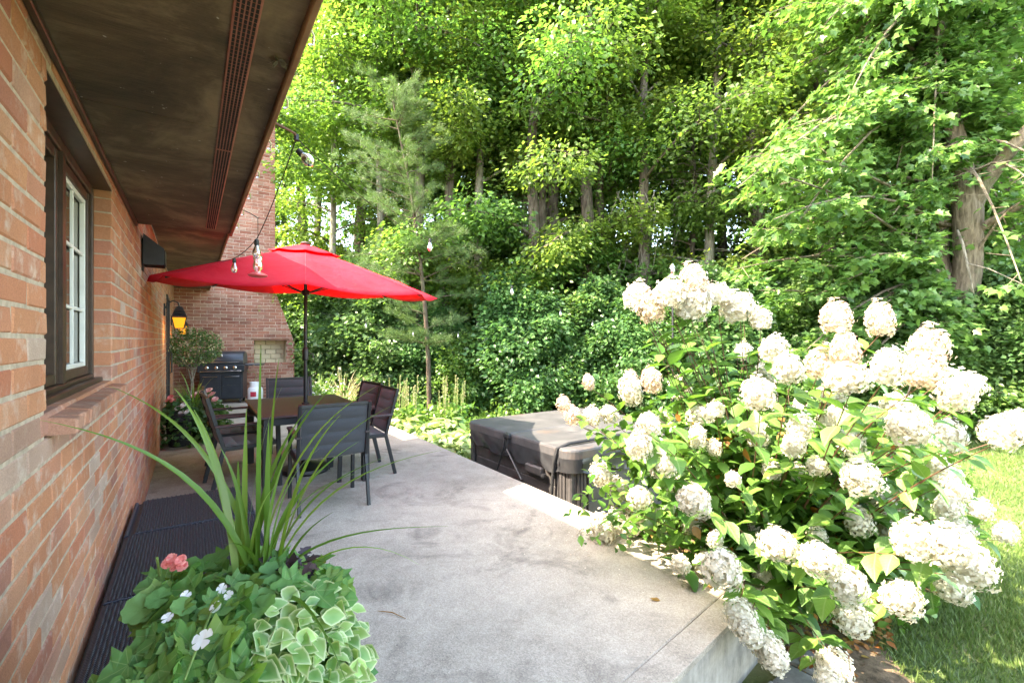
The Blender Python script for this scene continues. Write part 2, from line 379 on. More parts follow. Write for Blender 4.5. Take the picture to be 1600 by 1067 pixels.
def link(name, me, parent=None, kind=None, label=None, loc=None, rot=None, scale=None):
    o = bpy.data.objects.new(name, me); COL.objects.link(o)
    if parent: o.parent = parent
    if kind: o['kind'] = kind
    if label: o['label'] = label
    if loc is not None: o.location = loc
    if rot is not None: o.rotation_euler = rot
    if scale is not None: o.scale = scale if not isinstance(scale, (int, float)) else (scale,) * 3
    return o
def tag(o, label, cat, group=None):
    o['label'] = label; o['category'] = cat
    if group: o['group'] = group
    return o
def thing(name, label, cat, loc=(0, 0, 0), rz=0, group=None, scale=1):
    o = bpy.data.objects.new(name, None); COL.objects.link(o); o.location = loc; o.rotation_euler = (0, 0, rz); o.scale = (scale,) * 3
    o.empty_display_size = .2
    return tag(o, label, cat, group)
def dup(root, loc, rz, label=None, group=None, scale=None):
    def cp(o, par):
        c = o.copy(); COL.objects.link(c); c.parent = par
        for k in o.children: cp(k, c)
        return c
    kids = list(root.children); r = root.copy(); COL.objects.link(r)
    for k in kids: cp(k, r)
    r.location = loc; r.rotation_euler = (0, 0, rz)
    if label: r['label'] = label
    if group: r['group'] = group
    if scale: r.scale = (scale,) * 3 if isinstance(scale, (int, float)) else scale
    return r
def np_mesh(name, V, loops, totals, m, rim=None, smooth=False):
    me = bpy.data.meshes.new(name); me.vertices.add(len(V)); me.vertices.foreach_set('co', V.astype(np.float32).ravel())
    me.loops.add(len(loops)); me.loops.foreach_set('vertex_index', loops.astype(np.int32))
    me.polygons.add(len(totals)); st = np.concatenate([[0], np.cumsum(totals)[:-1]])
    me.polygons.foreach_set('loop_start', st.astype(np.int32))
    try: me.polygons.foreach_set('loop_total', totals.astype(np.int32))
    except Exception: pass
    if rim is not None:
        a = me.attributes.new('rim', 'FLOAT', 'POINT'); a.data.foreach_set('value', rim.astype(np.float32))
    if smooth: me.polygons.foreach_set('use_smooth', np.ones(len(totals), bool))
    me.update(calc_edges=True); me.materials.append(m); return me
def nrm(a): return a / np.maximum(1e-9, np.linalg.norm(a, axis=-1, keepdims=True))
def scatter(name, tmpl, P, A, N, S, m, rim=None, smooth=False):
    tv, tf = tmpl; tv = np.array(tv, float); k = len(tv); n = len(P)
    A = nrm(A); side = nrm(np.cross(A, N)); N = np.cross(side, A)
    S = np.asarray(S).reshape(n, -1)
    V = P[:, None, :] + (tv[None, :, 0:1] * side[:, None, :] + tv[None, :, 1:2] * A[:, None, :] + tv[None, :, 2:3] * N[:, None, :]) * S[:, None, :]
    lp = np.concatenate([np.array(f) for f in tf]); tot = np.array([len(f) for f in tf])
    loops = (lp[None, :] + (np.arange(n) * k)[:, None]).ravel(); totals = np.tile(tot, n)
    return np_mesh(name, V.reshape(-1, 3), loops, totals, m, None if rim is None else np.tile(np.array(rim), n), smooth)
DIAMOND = ([(0, 0, 0), (.34, .42, .09), (0, 1, -.06), (-.34, .42, .09)], [(0, 1, 2), (0, 2, 3)])
OVATE = ([(0, 0, 0), (.26, .22, .06), (.33, .5, .07), (.17, .8, .0), (0, 1.05, -.14), (0, .5, -.02), (-.17, .8, 0), (-.33, .5, .07), (-.26, .22, .06)],
         [(0, 1, 2, 5), (5, 2, 3, 4), (0, 5, 7, 8), (5, 4, 6, 7)])
_h = [(.2, -.08), (.42, .08), (.3, .22), (.62, .5), (.32, .5), (.22, .66)]
MAPLE = ([(0, 0, 0)] + [(x, y, .12 * x + .02) for x, y in _h] + [(0, 1, -.1)] + [(-x, y, .12 * x + .02) for x, y in _h[::-1]],
         [tuple(range(8)), (0,) + tuple(range(7, 14))])
_i = [(.22, -.14), (.5, -.05), (.36, .16), (.62, .38), (.34, .46), (.26, .68)]
IVY = ([(0, 0, 0)] + [(x, y, .10 * x) for x, y in _i] + [(0, 1, -.08)] + [(-x, y, .10 * x) for x, y in _i[::-1]],
       [tuple(range(8)), (0,) + tuple(range(7, 14))])
BLADE = ([(-.06, 0, 0), (.06, 0, 0), (0, 1, .12)], [(0, 1, 2)])

# ================================================================ SETTING
RNG = np.random.default_rng(11)
def lawn_z(x, y): return -.38 - .12 * min(1, max(0, (math.hypot(x, y) - 2.5) / 5))
def sheet(name, x0, x1, y0, y1, nx, ny, zf, m):
    b = MB()
    for j in range(ny + 1):
        for i in range(nx + 1):
            x = x0 + (x1 - x0) * i / nx; y = y0 + (y1 - y0) * j / ny; b.v.append((x, y, zf(x, y)))
    for j in range(ny):
        for i in range(nx):
            a = j * (nx + 1) + i; b.f.append((a, a + 1, a + nx + 2, a + nx + 1))
    return b.build(name, m, None, True, 'structure')
sheet('ground', -150, 150, -150, 150, 60, 60, lambda x, y: -.56, M['ffloor'])
sheet('lawn', -6, 16, -8, 9.5, 60, 60, lambda x, y: lawn_z(x, y) + .012 * math.sin(x * 3.1) * math.cos(y * 2.3), M['lawn'])
# patio slab with its front kerb strip (slightly skewed front edge)
def fy(x): return .97 + .15 * x
PX = 2.72
def slab(name, pts, z0, z1, m, bev=.012):
    b = MB(); n = len(pts); c = Vector((sum(p[0] for p in pts) / n, sum(p[1] for p in pts) / n, 0))
    def ins(p, d):
        q = Vector((p[0], p[1], 0)); v = (c - q); return q + Vector((math.copysign(d, v.x), math.copysign(d, v.y), 0))
    b.v = [(p[0], p[1], z0) for p in pts] + [(p[0], p[1], z1 - bev) for p in pts] + [(*ins(p, bev)[:2], z1) for p in pts]
    for k in range(n):
        j = (k + 1) % n; b.f += [(k, j, n + j, n + k), (n + k, n + j, 2 * n + j, 2 * n + k)]
    b.f.append(tuple(range(2 * n, 3 * n))); return b.build(name, m, None, False, 'structure')
slab('patio', [(-.60, fy(-.6) + .136), (PX, fy(PX) + .136), (PX, 12.88), (-.60, 12.88)], -.04, 0, M['concrete'], .006)
slab('patio_kerb', [(-.60, fy(-.6)), (PX, fy(PX)), (PX, fy(PX) + .1335), (-.60, fy(-.6) + .1335)], -.04, -.001, M['concrete'], .010)
slab('patio_foundation', [(-.60, fy(-.6) + .004), (PX - .004, fy(PX) + .004), (PX - .004, 12.87), (-.60, 12.87)], -.8, -.042, M['concrete_side'], .004)
# mulch strip beside the patio
def bedw(y): return .35 if y < .9 else (.35 + (y - .9) * 2.2 if y < 1.3 else (1.23 if y < 2.9 else .55))
def mulch():
    b = MB(); nx, ny = 14, 60
    for j in range(ny + 1):
        for i in range(nx + 1):
            y = .2 + 9.6 * j / ny; wd = bedw(y)
            x = PX - .02 + (wd + .1 * math.sin(y * 2.1)) * i / nx
            b.v.append((x, y, lawn_z(x, y) + .035 * math.sin(PI * i / nx) + .008 * random.random() + .004))
    for j in range(ny):
        for i in range(nx): a = j * (nx + 1) + i; b.f.append((a, a + 1, a + nx + 2, a + nx + 1))
    return b.build('planting_bed', M['mulch'], None, True, 'structure')
mulch()

# pavers by the corner of the patio
pv = thing('stone_path', 'grey stone pavers set in soil at the foot of the patio corner', 'path', (2.6, .9, -.38))
del pv['category']; pv['category'] = 'paving'
for i in range(6):
    for j in range(4):
        b = MB(); rr = lambda: random.uniform(-.008, .008)
        w_, l_ = .20, .16; x = i * .215 - .95 + (j % 2) * .1; y = .18 - j * .175
        top = [(x + rr(), y + rr()), (x + w_ + rr(), y + rr()), (x + w_ + rr(), y + l_ + rr()), (x + rr(), y + l_ + rr())]
        z = .022 + random.uniform(-.006, .006)
        cx_, cy_ = x + w_ / 2, y + l_ / 2
        b.v = [(p[0], p[1], -.05) for p in top] + [(p[0], p[1], z - .01) for p in top] + [(cx_ + (p[0] - cx_) * .9, cy_ + (p[1] - cy_) * .9, z) for p in top]
        for k in range(4):
            q = (k + 1) % 4; b.f += [(k, q, 4 + q, 4 + k), (4 + k, 4 + q, 8 + q, 8 + k)]
        b.f.append((8, 9, 10, 11)); b.build('paver', M['paver'], pv)

# ================================================================ HOUSE
WX = -.34; YC = 12.9; H2 = 2.60; H1 = 2.26; YS = 4.28
house = thing('brick_house', 'orange brick house wall with brown window, deep dark soffit and brick chimney on the left', 'house', (WX, 6, 0))
CH, BL = .0715, .245
def brick_v(x0, x1, y0, y1, z0, z1, j=.0015):
    """brick whose +X face is the show face"""
    r = lambda: random.uniform(-j, j); e = .005
    b = [(x0, y0, z0), (x0, y1, z0), (x0, y1, z1), (x0, y0, z1)]
    m = [(x1 - e, y0 + r(), z0 + r()), (x1 - e, y1 + r(), z0 + r()), (x1 - e, y1 + r(), z1 + r()), (x1 - e, y0 + r(), z1 + r())]
    f = [(x1 + r(), y0 + e, z0 + e), (x1 + r(), y1 - e, z0 + e), (x1 + r(), y1 - e, z1 - e), (x1 + r(), y0 + e, z1 - e)]
    fs = [(8, 9, 10, 11)]
    for k in range(4):
        q = (k + 1) % 4; fs += [(k, q, 4 + q, 4 + k), (4 + k, 4 + q, 8 + q, 8 + k)]
    return b + m + f, fs
def rows(a0, a1, z0, z1, holes, off=0, ch=CH, bl=BL):
    out = []; k = 0; z = z0; jt = .0085
    while z + ch * .6 < z1:
        zt = min(z + ch, z1); zm = z + ch / 2
        segs = [(a0, a1)]
        for (h0, h1, g0, g1) in holes:
            if g0 < zm < g1:
                ns = []
                for s0, s1 in segs:
                    if h1 <= s0 or h0 >= s1: ns.append((s0, s1)); continue
                    if h0 > s0: ns.append((s0, h0))
                    if h1 < s1: ns.append((h1, s1))
                segs = ns
        for s0, s1 in segs:
            x = math.floor((s0 - off) / bl) * bl + off + (bl / 2 if k % 2 else 0) - bl
            while x < s1:
                b0, b1 = max(x, s0 - jt / 2 + .0), min(x + bl, s1 + jt / 2)
                if b1 - b0 > .035: out.append((b0 + jt / 2, b1 - jt / 2, z + jt / 2, zt - jt / 2))
                x += bl
        z += ch; k += 1
    return out
WIN = (1.83, 3.146, 1.215, 2.19)
DOOR = (9.25, 10.15, 0, 2.15)
wall_b = rows(-1.5, YC, 0, H2, [WIN, DOOR], .062)
cam_xy = np.array([0, 0, EYE])
def key(b):
    y = (b[0] + b[1]) / 2; z = (b[2] + b[3]) / 2; vis = 1.42 < b[1] and not (y < YS and z > H1)
    return (0 if vis else 1, math.dist((WX, y, z), cam_xy))
wall_b.sort(key=key)
protos = []
for k in range(8):
    vs, fs = brick_v(-.045, .045, -.5, .5, -.5, .5); b = MB()
    # unit brick scaled per piece; show-face bevel given back by building at true size
    vs, fs = brick_v(-.045, .045, -(BL - .011) / 2, (BL - .011) / 2, -(CH - .011) / 2, (CH - .011) / 2)
    me = bpy.data.meshes.new('brick'); me.from_pydata(vs, [], fs); me.materials.append(M['brick']); me.update(); protos.append(me)
for i, (y0, y1, z0, z1) in enumerate(wall_b[:298]):
    o = link('brick', protos[i % 8], house, loc=(-.045 + random.uniform(-.0012, .0012), (y0 + y1) / 2 - 6, (z0 + z1) / 2))
    o.scale = (1, (y1 - y0) / (BL - .011), (z1 - z0) / (CH - .011))
b = MB(True)
for (y0, y1, z0, z1) in wall_b[298:]: b.add(*brick_v(WX - .09, WX + random.uniform(-.001, .001), y0, y1, z0, z1))
b.build('brickwork', M['brick'], house, kind='stuff')
b = MB(True); m_ = .0035
def wallbox(y0, y1, z0, z1): b.box(WX - .24, WX - m_, y0, y1, z0, z1)
wallbox(-1.5, WIN[0] - m_, 0, H2); wallbox(WIN[0] - m_, WIN[1] + m_, 0, WIN[2] - .09); wallbox(WIN[0] - m_, WIN[1] + m_, WIN[3] + m_, H2)
wallbox(WIN[1] + m_, DOOR[0] - m_, 0, H2); wallbox(DOOR[0] - m_, DOOR[1] + m_, DOOR[3], H2); wallbox(DOOR[1] + m_, YC, 0, H2)
b.box(WX - .26, WX - .242, WIN[0] - .1, WIN[1] + .1, WIN[2] - .2, WIN[3] + .1)
b.build('wall', M['mortar'], house)
# rest of the house body behind
b = MB(True); b.box(-8, WX - .262, -1.5, YC + 2, -.6, 2.55); b.build('house_body', M['mortar'], house)
# rowlock sill
n = 17; p = (WIN[1] - WIN[0] - .02) / n
for k in range(n):
    y0 = WIN[0] + .01 + k * p; b = MB(True); j = random.uniform(-.003, .003)
    vs, fs = brick_v(WX - .10, WX + .062 + j, y0 + .004, y0 + p - .004, 1.145, 1.212 + random.uniform(-.002, .002))
    vs = [(x, y, z - (.022 if (x > WX and z > 1.18) else 0)) for x, y, z in vs]
    b.add(vs, fs); b.build('sill_brick', M['sillbrick'], house)
b = MB(True); b.box(WX - .10, WX + .050, WIN[0] + .035, WIN[1] - .035, 1.149, 1.186); b.build('sill_mortar', M['mortar'], house)
b = MB(True); b.box(WX - .10, WX - .001, WIN[0] + .002, WIN[1] - .002, WIN[3] - .006, WIN[3] + .001); b.build('lintel', M['brown'], house)
# window
win = bpy.data.objects.new('window', None); COL.objects.link(win); win.parent = house; win.location = (0, 2.488 - 6, 1.7)
y0, y1, z0, z1 = WIN; xo = WX - .07
b = MB(True); t = .045
b.box(xo - .07, xo, y0 + .002, y0 + t, z0, z1 - .002, .004); b.box(xo - .07, xo, y1 - t, y1 - .002, z0, z1 - .002, .004)
b.box(xo - .07, xo - .001, y0 + t, y1 - t, z1 - t, z1 - .002, .004); b.box(xo - .07, xo + .004, y0 + t, y1 - t, z0, z0 + .035, .004)
b.build('frame', M['brown'], win)
b = MB(True); b.box(xo + .006, xo + .035, y0 + .01, y1 - .01, z0 - .012, z0 + .018, .004); b.build('sill', M['brown'], win)
mid = 2.50
b = MB(True); b.box(xo - .07, xo + .001, mid - .05, mid - .012 + .02, z0 + .036, z1 - t); b.build('mullion', M['brown'], win)
for (a, c) in ((y0 + t, mid - .052), (mid + .012, y1 - t)):
    b = MB(True); s = .042
    b.box(xo - .055, xo - .012, a, a + s, z0 + .036, z1 - t, .004); b.box(xo - .055, xo - .012, c - s, c, z0 + .036, z1 - t, .004)
    b.box(xo - .055, xo - .013, a + s, c - s, z1 - t - s, z1 - t, .004); b.box(xo - .055, xo - .013, a + s, c - s, z0 + .036, z0 + .036 + s, .004)
    b.build('sash', M['brown'], win)
    if a < 2.2:
        b = MB(True); b.box(xo - .046, xo - .042, a + s, c - s, z0 + .036 + s, z1 - t - s); b.build('pane', M['glass'], win); continue
    b = MB(True); a2, c2, e0, e1 = a + s, c - s, z0 + .036 + s, z1 - t - s
    b.box(xo - .040, xo - .020, a2, a2 + .022, e0, e1, .003); b.box(xo - .040, xo - .020, c2 - .022, c2, e0, e1, .003)
    b.box(xo - .040, xo - .021, a2 + .022, c2 - .022, e1 - .022, e1, .003); b.box(xo - .040, xo - .021, a2 + .022, c2 - .022, e0, e0 + .022, .003)
    b.build('inner_frame', M['white'], win)
    b = MB(True)
    ym = (a2 + c2) / 2
    b.box(xo - .036, xo - .024, ym - .008, ym + .008, e0 + .022, e1 - .022, .002)
    b.build('muntin', M['white'], win)
    for q in (1, 2):
        zz = e0 + (e1 - e0) * q / 3; b = MB(True); b.box(xo - .0355, xo - .0245, a2 + .022, c2 - .022, zz - .008, zz + .008, .002); b.build('muntin', M['white'], win)
    for u0, u1 in ((a2 + .005, ym), (ym, c2 - .005)):
        for q in range(3):
            b = MB(True); b.box(xo - .046, xo - .042, u0, u1, e0 + (e1 - e0) * q / 3, e0 + (e1 - e0) * (q + 1) / 3); b.build('pane', M['glass'], win)
# door
dr = bpy.data.objects.new('door', None); COL.objects.link(dr); dr.parent = house; dr.location = (0, 9.7 - 6, 1)
b = MB(True); b.box(WX - .2, WX - .14, DOOR[0] + .05, DOOR[1] - .05, 0, 2.1); b.build('door_leaf', M['drum'], dr)
b = MB(True)
b.box(WX - .2, WX + .02, DOOR[0] - .002, DOOR[0] + .05, 0, 2.15, .004); b.box(WX - .2, WX + .02, DOOR[1] - .05, DOOR[1] + .002, 0, 2.15, .004); b.box(WX - .2, WX + .018, DOOR[0] + .05, DOOR[1] - .05, 2.102, 2.148)
b.build('frame', M['black'], dr)
b = MB(True); b.tube([(WX + .02, 9.27, 1.22), (WX + .07, 9.27, 1.2), (WX + .07, 9.27, .9), (WX + .02, 9.27, .88)], .011, 8); b.build('handle', M['black'], dr)
# soffits, vents, fascia
EX = .262
def soff(name, x1, ya, yb, z):
    b = MB(True); b.box(WX + .001, x1, ya, yb, z, z + .012); return b.build(name, M['soffit'], house)
soff('soffit', EX - .02, -1.5, 2.18, H1); soff('soffit', EX - .02, 2.184, YS, H1)
soff('soffit', .325, YS + .022, YC - .002, H2)
b = MB(True); b.box(WX + .001, EX - .021, YS, YS + .02, H1, H2 + .02); b.build('soffit_end', M['soffit'], house)
b = MB(True); b.box(WX + .001, WX + .02, -1.5, YS - .002, H1 - .022, H1 - .001, .003); b.build('soffit_trim', M['brown'], house)
for a, c, z in ((-1.5, .6, H1), (.603, 2.4, H1), (2.403, YS - .12, H1)):
    vt = MB(True); vt.box(.085, .147, a, c, z - .006, z - .001, .002)
    vo_ = vt.build('soffit_vent', M['vent'], house)
    s = MB(True); y = a + .01
    while y < c - .02:
        for q in range(5): s.box(.0905 + q * .0108, .0975 + q * .0108, y, y + .016, z - .0075, z - .0062)
        y += .0205
    so_ = MB(True); s.build('slot', M['vent_hole'], vo_, kind='stuff')
b = MB(True); b.box(EX - .018, EX, -1.5, YS + .02, H1 - .022, H1 + .44, .003); b.build('fascia', M['fascia'], house)
b = MB(True); b.box(.327, .345, YS + .024, YC - .01, H2 - .025, H2 + .10, .003); b.build('fascia', M['fascia'], house)
b = MB(True)
for y in np.arange(.5, 4.1, .42): b.tube([(EX + .001, y, H1 + .0), (EX + .012, y + .01, H1 - .01), (EX + .012, y + .02, H1 - .03), (EX, y + .02, H1 - .035)], .0035, 6)
b.build('fascia_clip', M['chrome'], house)
# roof slope
b = MB(True); sl = math.tan(R(20))
for (x0, zz, ya, yb) in ((EX + .0, H1 + .442, -1.6, YS), (.33, H2 + .102, YS + .001, 15)):
    vs = [(x0, ya, zz), (x0, yb, zz), (-4.2, yb, zz + (x0 + 4.2) * sl), (-4.2, ya, zz + (x0 + 4.2) * sl)]
    b.add(vs + [(x, y, z + .05) for x, y, z in vs], [(0, 1, 2, 3), (7, 6, 5, 4), (0, 4, 5, 1), (1, 5, 6, 2), (2, 6, 7, 3), (3, 7, 4, 0)])
b.build('roof', M['roof'], house)
# chimney
chm = bpy.data.objects.new('chimney', None); COL.objects.link(chm); chm.parent = house; chm.location = (1.2, YC - 6, 0)
NI = (1.247, 1.97, .82, 1.42)
def flare(z):
    return 2.15 if z < 1.36 else (1.71 if z > 2.64 else 2.15 - .44 * (z - 1.36) / 1.28)
b = MB(True); g = .006
prof = [(0, 2.15), (1.36, 2.15), (2.64, 1.71), (7.6, 1.71)]
def front(xa, xbf, z0, z1):
    pass
# core in slabs so that the niche is a real recess
def prism(zs, xa):
    for (za, xa1), (zb, xb1) in zip(zs[:-1], zs[1:]):
        vs = [(xa, YC + g, za), (xa1 - g, YC + g, za), (xb1 - g, YC + g, zb), (xa, YC + g, zb)]
        b.add(vs + [(x, YC + 1.1, z) for x, y, z in vs], [(0, 1, 2, 3), (7, 6, 5, 4), (0, 4, 5, 1), (1, 5, 6, 2), (2, 6, 7, 3), (3, 7, 4, 0)])
prism([(-.5, 2.15), (NI[2] - g, 2.15)], WX)
prism([(NI[3] + g, flare(1.42)), (2.64, 1.71), (7.6, 1.71)], WX)
b.box(WX, NI[0] - g, YC + g, YC + 1.1, NI[2] - g, NI[3] + g); b.box(NI[1] + g, 2.15 - g, YC + g, YC + 1.1, NI[2] - g, NI[3] + g - .06)
b.box(NI[0] - g, NI[1] + g, YC + .5, YC + 1.1, NI[2] - g, NI[3] + g)
b.build('core', M['mortar'], chm)
b = MB(True)
def fbrick(x0, x1, z0, z1, y=YC, jj=.002):
    vs, fs = brick_v(-.09, random.uniform(-.001, .002), -x1, -x0, z0, z1, jj)
    b.add([(-yy, y - xx, z) for xx, yy, z in vs], fs)
z = 0.0; k = 0
chh, cbl = .078, .26
while z < 7.6:
    xr = flare(z + chh / 2)
    for (x0, x1, z0_, z1_) in rows(WX, xr, z, z + chh, [NI] , .03 + (cbl / 2 if k % 2 else 0), chh, cbl): fbrick(x0, x1, z0_, z1_)
    z += chh; k += 1
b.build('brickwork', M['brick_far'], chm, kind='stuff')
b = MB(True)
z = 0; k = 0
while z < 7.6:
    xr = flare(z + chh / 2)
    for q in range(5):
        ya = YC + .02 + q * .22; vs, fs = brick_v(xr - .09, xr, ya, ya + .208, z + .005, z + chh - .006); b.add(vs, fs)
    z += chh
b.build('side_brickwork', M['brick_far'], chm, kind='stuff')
for (x0, x1, z0_, z1_) in rows(NI[0], NI[1], NI[2], NI[3], [], .1, .12, .24):
    b = MB(True); fbrick(x0, x1, z0_, z1_, YC + .41); b.build('firebrick', M['firebrick'], chm)
b = MB(True)
b.box(NI[1] - .001, NI[1] + .03, YC + .09, YC + .42, NI[2], NI[3]); b.box(NI[0] - .03, NI[0] + .001, YC + .09, YC + .42, NI[2], NI[3])
b.box(NI[0], NI[1], YC + .02, YC + .41, NI[2] - .004, NI[2] + .004); b.build('fireplace_lining', M['firebrick'], chm)
b = MB(True); b.box(NI[0] - .06, NI[1] + .06, YC - .004, YC + .05, NI[3] + .001, NI[3] + .03); b.build('lintel', M['rust'], chm)

# ================================================================ THINGS ON THE HOUSE
sp = thing('wall_speaker', 'black box speaker mounted high on the brick wall under the eave', 'speaker', (WX, 4.90, 2.15))
b = MB(); vs = [(x, y, z) for y in (-.11, .11) for x, z in ((.013, .135), (.15, .02), (.15, -.115), (.013, -.115))]
b.add(vs, [(0, 1, 2, 3), (7, 6, 5, 4), (0, 4, 5, 1), (1, 5, 6, 2), (2, 6, 7, 3), (3, 7, 4, 0)]); b.build('cabinet', M['matteblack'], sp)
b = MB(); b.box(.151, .157, -.10, .10, -.105, .012, .002); b.build('grille', M['black'], sp)
b = MB(); b.box(0, .012, -.05, .05, -.16, .10); b.build('bracket', M['black'], sp)
def lantern(loc, label):
    r = thing('wall_lantern', label, 'wall lamp', loc, 0, 'lit wall lanterns by the door')
    b = MB(); b.box(0, .02, -.05, .05, -.09, .09, .005); b.build('wall_plate', M['black'], r)
    b = MB(); b.tube([(.02, 0, .02), (.05, 0, .10), (.11, 0, .135), (.17, 0, .11), (.185, 0, .05)], .009, 8); b.build('arm', M['black'], r)
    b = MB()
    for k in range(7):
        z = .05 - k * .022; w0 = .045 + k * .0085
        b.box(.185 - w0, .185 + w0, -w0, w0, z - .020, z - .004, .004)
    b.box(.185 - .03, .185 + .03, -.03, .03, .03, .055, .004); b.build('slatted_cap', M['black'], r)
    b = MB(); zt, zb, wt, wb = -.108, -.27, .088, .055
    cs = [(1, 1), (1, -1), (-1, -1), (-1, 1)]
    for i, (sx, sy) in enumerate(cs):
        nx, ny = cs[(i + 1) % 4]
        b.beam((.185 + sx * wt, sy * wt, zt), (.185 + sx * wb, sy * wb, zb), .009, .009)
        b.beam((.185 + sx * wb, sy * wb, zb), (.185 + nx * wb, ny * wb, zb), .009, .009)
        b.beam((.185 + sx * wt, sy * wt, zt), (.185 + nx * wt, ny * wt, zt), .009, .009)
    b.build('cage', M['black'], r)
    for i, (sx, sy) in enumerate(cs):
        nx, ny = cs[(i + 1) % 4]; b = MB(); e = .96
        b.add([(.185 + sx * wt * e, sy * wt * e, zt), (.185 + nx * wt * e, ny * wt * e, zt), (.185 + nx * wb * e, ny * wb * e, zb), (.185 + sx * wb * e, sy * wb * e, zb)], [(0, 1, 2, 3)])
        b.build('pane', M['amber'], r)
    l = bpy.data.lights.new('lantern_light', 'POINT'); l.energy = .5; l.color = (1, .6, .22); l.shadow_soft_size = .04
    lo = bpy.data.objects.new('lantern_light', l); COL.objects.link(lo); lo.parent = r; lo.location = (.185, 0, -.35)
    b = MB(); b.lathe([(.004, -.03), (.022, -.02), (.028, 0), (.02, .025), (.01, .04)], 12, (.185 + .012, -.02, -.17)); b.build('bulb', M['glow'], r, True)
    return r
l1 = lantern((WX, 8.45, 1.86), 'larger looking nearer amber lantern on a curved black arm, lit, on the brick wall')
l2 = dup(l1, (WX, 11.3, 1.80), 0, 'smaller looking farther amber lantern, lit, half hidden behind the nearer one')
for c in l2.children:
    pass
ob = thing('electrical_outlet', 'small pale outlet box on the wall below the two lanterns', 'outlet', (WX, 10.7, 1.27))
b = MB(); b.box(0, .04, -.04, .04, -.06, .06, .005); b.build('box', M['white'], ob)
b = MB(); b.box(.041, .05, -.03, .03, -.045, .045, .003); b.build('cover', M['white'], ob)
# bracket and string lights
br = thing('light_bracket', 'rusty iron bracket sticking out from the eave to carry the bulb string', 'bracket', (EX, 1.98, H1 - .01))
A0 = at(463, 216, 1.90)
o_ = Vector(br.location)
b = MB(); b.tube([Vector((0, 0, 0)), (at(450, 203, 1.87) - o_), (at(461, 209, 1.89) - o_), A0 - o_], .0055, 8); b.build('rod', M['rust'], br)
b = MB(); b.lathe([(.010, -.01), (.010, .014)], 10, tuple(A0 - o_)); b.build('clamp', M['black'], br)
def bulb(par, p, tilt=(0, 0, 0), s=1.0):
    x = bpy.data.objects.new('bulb', None)
    b = MB(); b.lathe([(.008, .0), (.0125, -.004), (.0135, -.03), (.011, -.036)], 10); k = b.build('socket', M['cord'], par, True)
    b = MB(); b.lathe([(.010, -.036), (.012, -.045), (.023, -.075), (.0245, -.09), (.018, -.108), (.004, -.117)], 12); g_ = b.build('bulb', M['bulb'], par, True)
    b = MB(); b.tube([(0, 0, -.04), (.004, 0, -.06), (-.004, 0, -.08), (0, 0, -.095)], .0022, 5); f_ = b.build('filament', M['petal'], par)
    for q in (k, g_, f_): q.location = p; q.rotation_euler = tilt; q.scale = (s,) * 3
def sag(p, q, s, n=14):
    return [p.lerp(q, t / n) - Vector((0, 0, s * 4 * (t / n) * (1 - t / n))) for t in range(n + 1)]
def strand(label, knots, bulbs, name='string_lights'):
    r = thing(name, label, 'string lights', knots[0]); o = Vector(r.location); b = MB(); pts = []
    for p, q, s in zip(knots[:-1], knots[1:], [.05] * 9): pts += sag(p - o, q - o, s * (q - p).length * .5)
    b.tube(pts, .0023, 5); b.build('cord', M['cord'], r)
    for p, tl, s in bulbs:
        bulb(r, p - o, tl, s)
    return r
seq = [(672, 372, 4.9), (800, 446, 6.8), (876, 482, 8.4), (926, 500, 9.8), (962, 507, 11.2), (990, 510, 12.4)]
kn = [A0] + [at(*s) for s in seq]
strand('clear bulb string running from the eave bracket out towards the trees', kn,
       [(at(466, 236, 1.90), (R(-25), R(-48), R(-35)), 1.0)] + [(at(u, v + 1, d), (0, 0, 0), 1.15) for u, v, d in seq])
kn = [A0, at(402, 372, 2.62), at(367, 403, 3.0), at(338, 407, 3.3)]
strand('clear bulb string drooping from the bracket back under the eave', kn, [(at(401, 374, 2.62), (0, 0, 0), .95), (at(366, 404, 3.0), (0, 0, 0), .8)])
kn = [at(500, 488, 9.0), at(572, 503, 9.5), at(646, 516, 10), at(716, 519, 10.4), at(786, 518, 11), at(990, 509, 12.4)]
strand('far bulb string hanging across the shrubs beside the pine trunk', kn, [(p, (0, 0, 0), 1.2) for p in kn[1:4]])
# feeder
fp = at(403, 398, 3.35)
fd = thing('hummingbird_feeder', 'clear glass nectar feeder with red dish base hanging in front of the umbrella', 'bird feeder', fp)
b = MB(); b.lathe([(.018, 0), (.03, -.012), (.032, -.03), (.026, -.05), (.033, -.075), (.033, -.10), (.02, -.118), (.02, -.125)], 16); b.build('bottle', M['bulb'], fd, True)
b = MB(); b.lathe([(.022, -.125), (.035, -.13), (.062, -.145), (.064, -.152), (.045, -.162), (.01, -.165)], 20); b.build('dish', M['feeder_red'], fd, True)
b = MB(); b.lathe([(.02, .0), (.034, .004), (.034, .016), (.018, .022)], 16); b.build('cap', M['feeder_red'], fd, True)
hk = at(403, 341, 3.20)
b = MB(); b.tube([(0, 0, .02), tuple(hk - fp)], .0018, 5); b.build('hanger', M['cord'], fd)
hw = thing('feeder_hook', 'thin dark hook reaching out of the fascia above the feeder', 'hook', (EX, 3.42, H1 - .01))
b = MB(); b.tube([(0, 0, 0), (at(392, 334, 3.15) - Vector(hw.location)), hk - Vector(hw.location), hk - Vector(hw.location) + Vector((.01, 0, .008))], .003, 6); b.build('rod', M['cord'], hw)
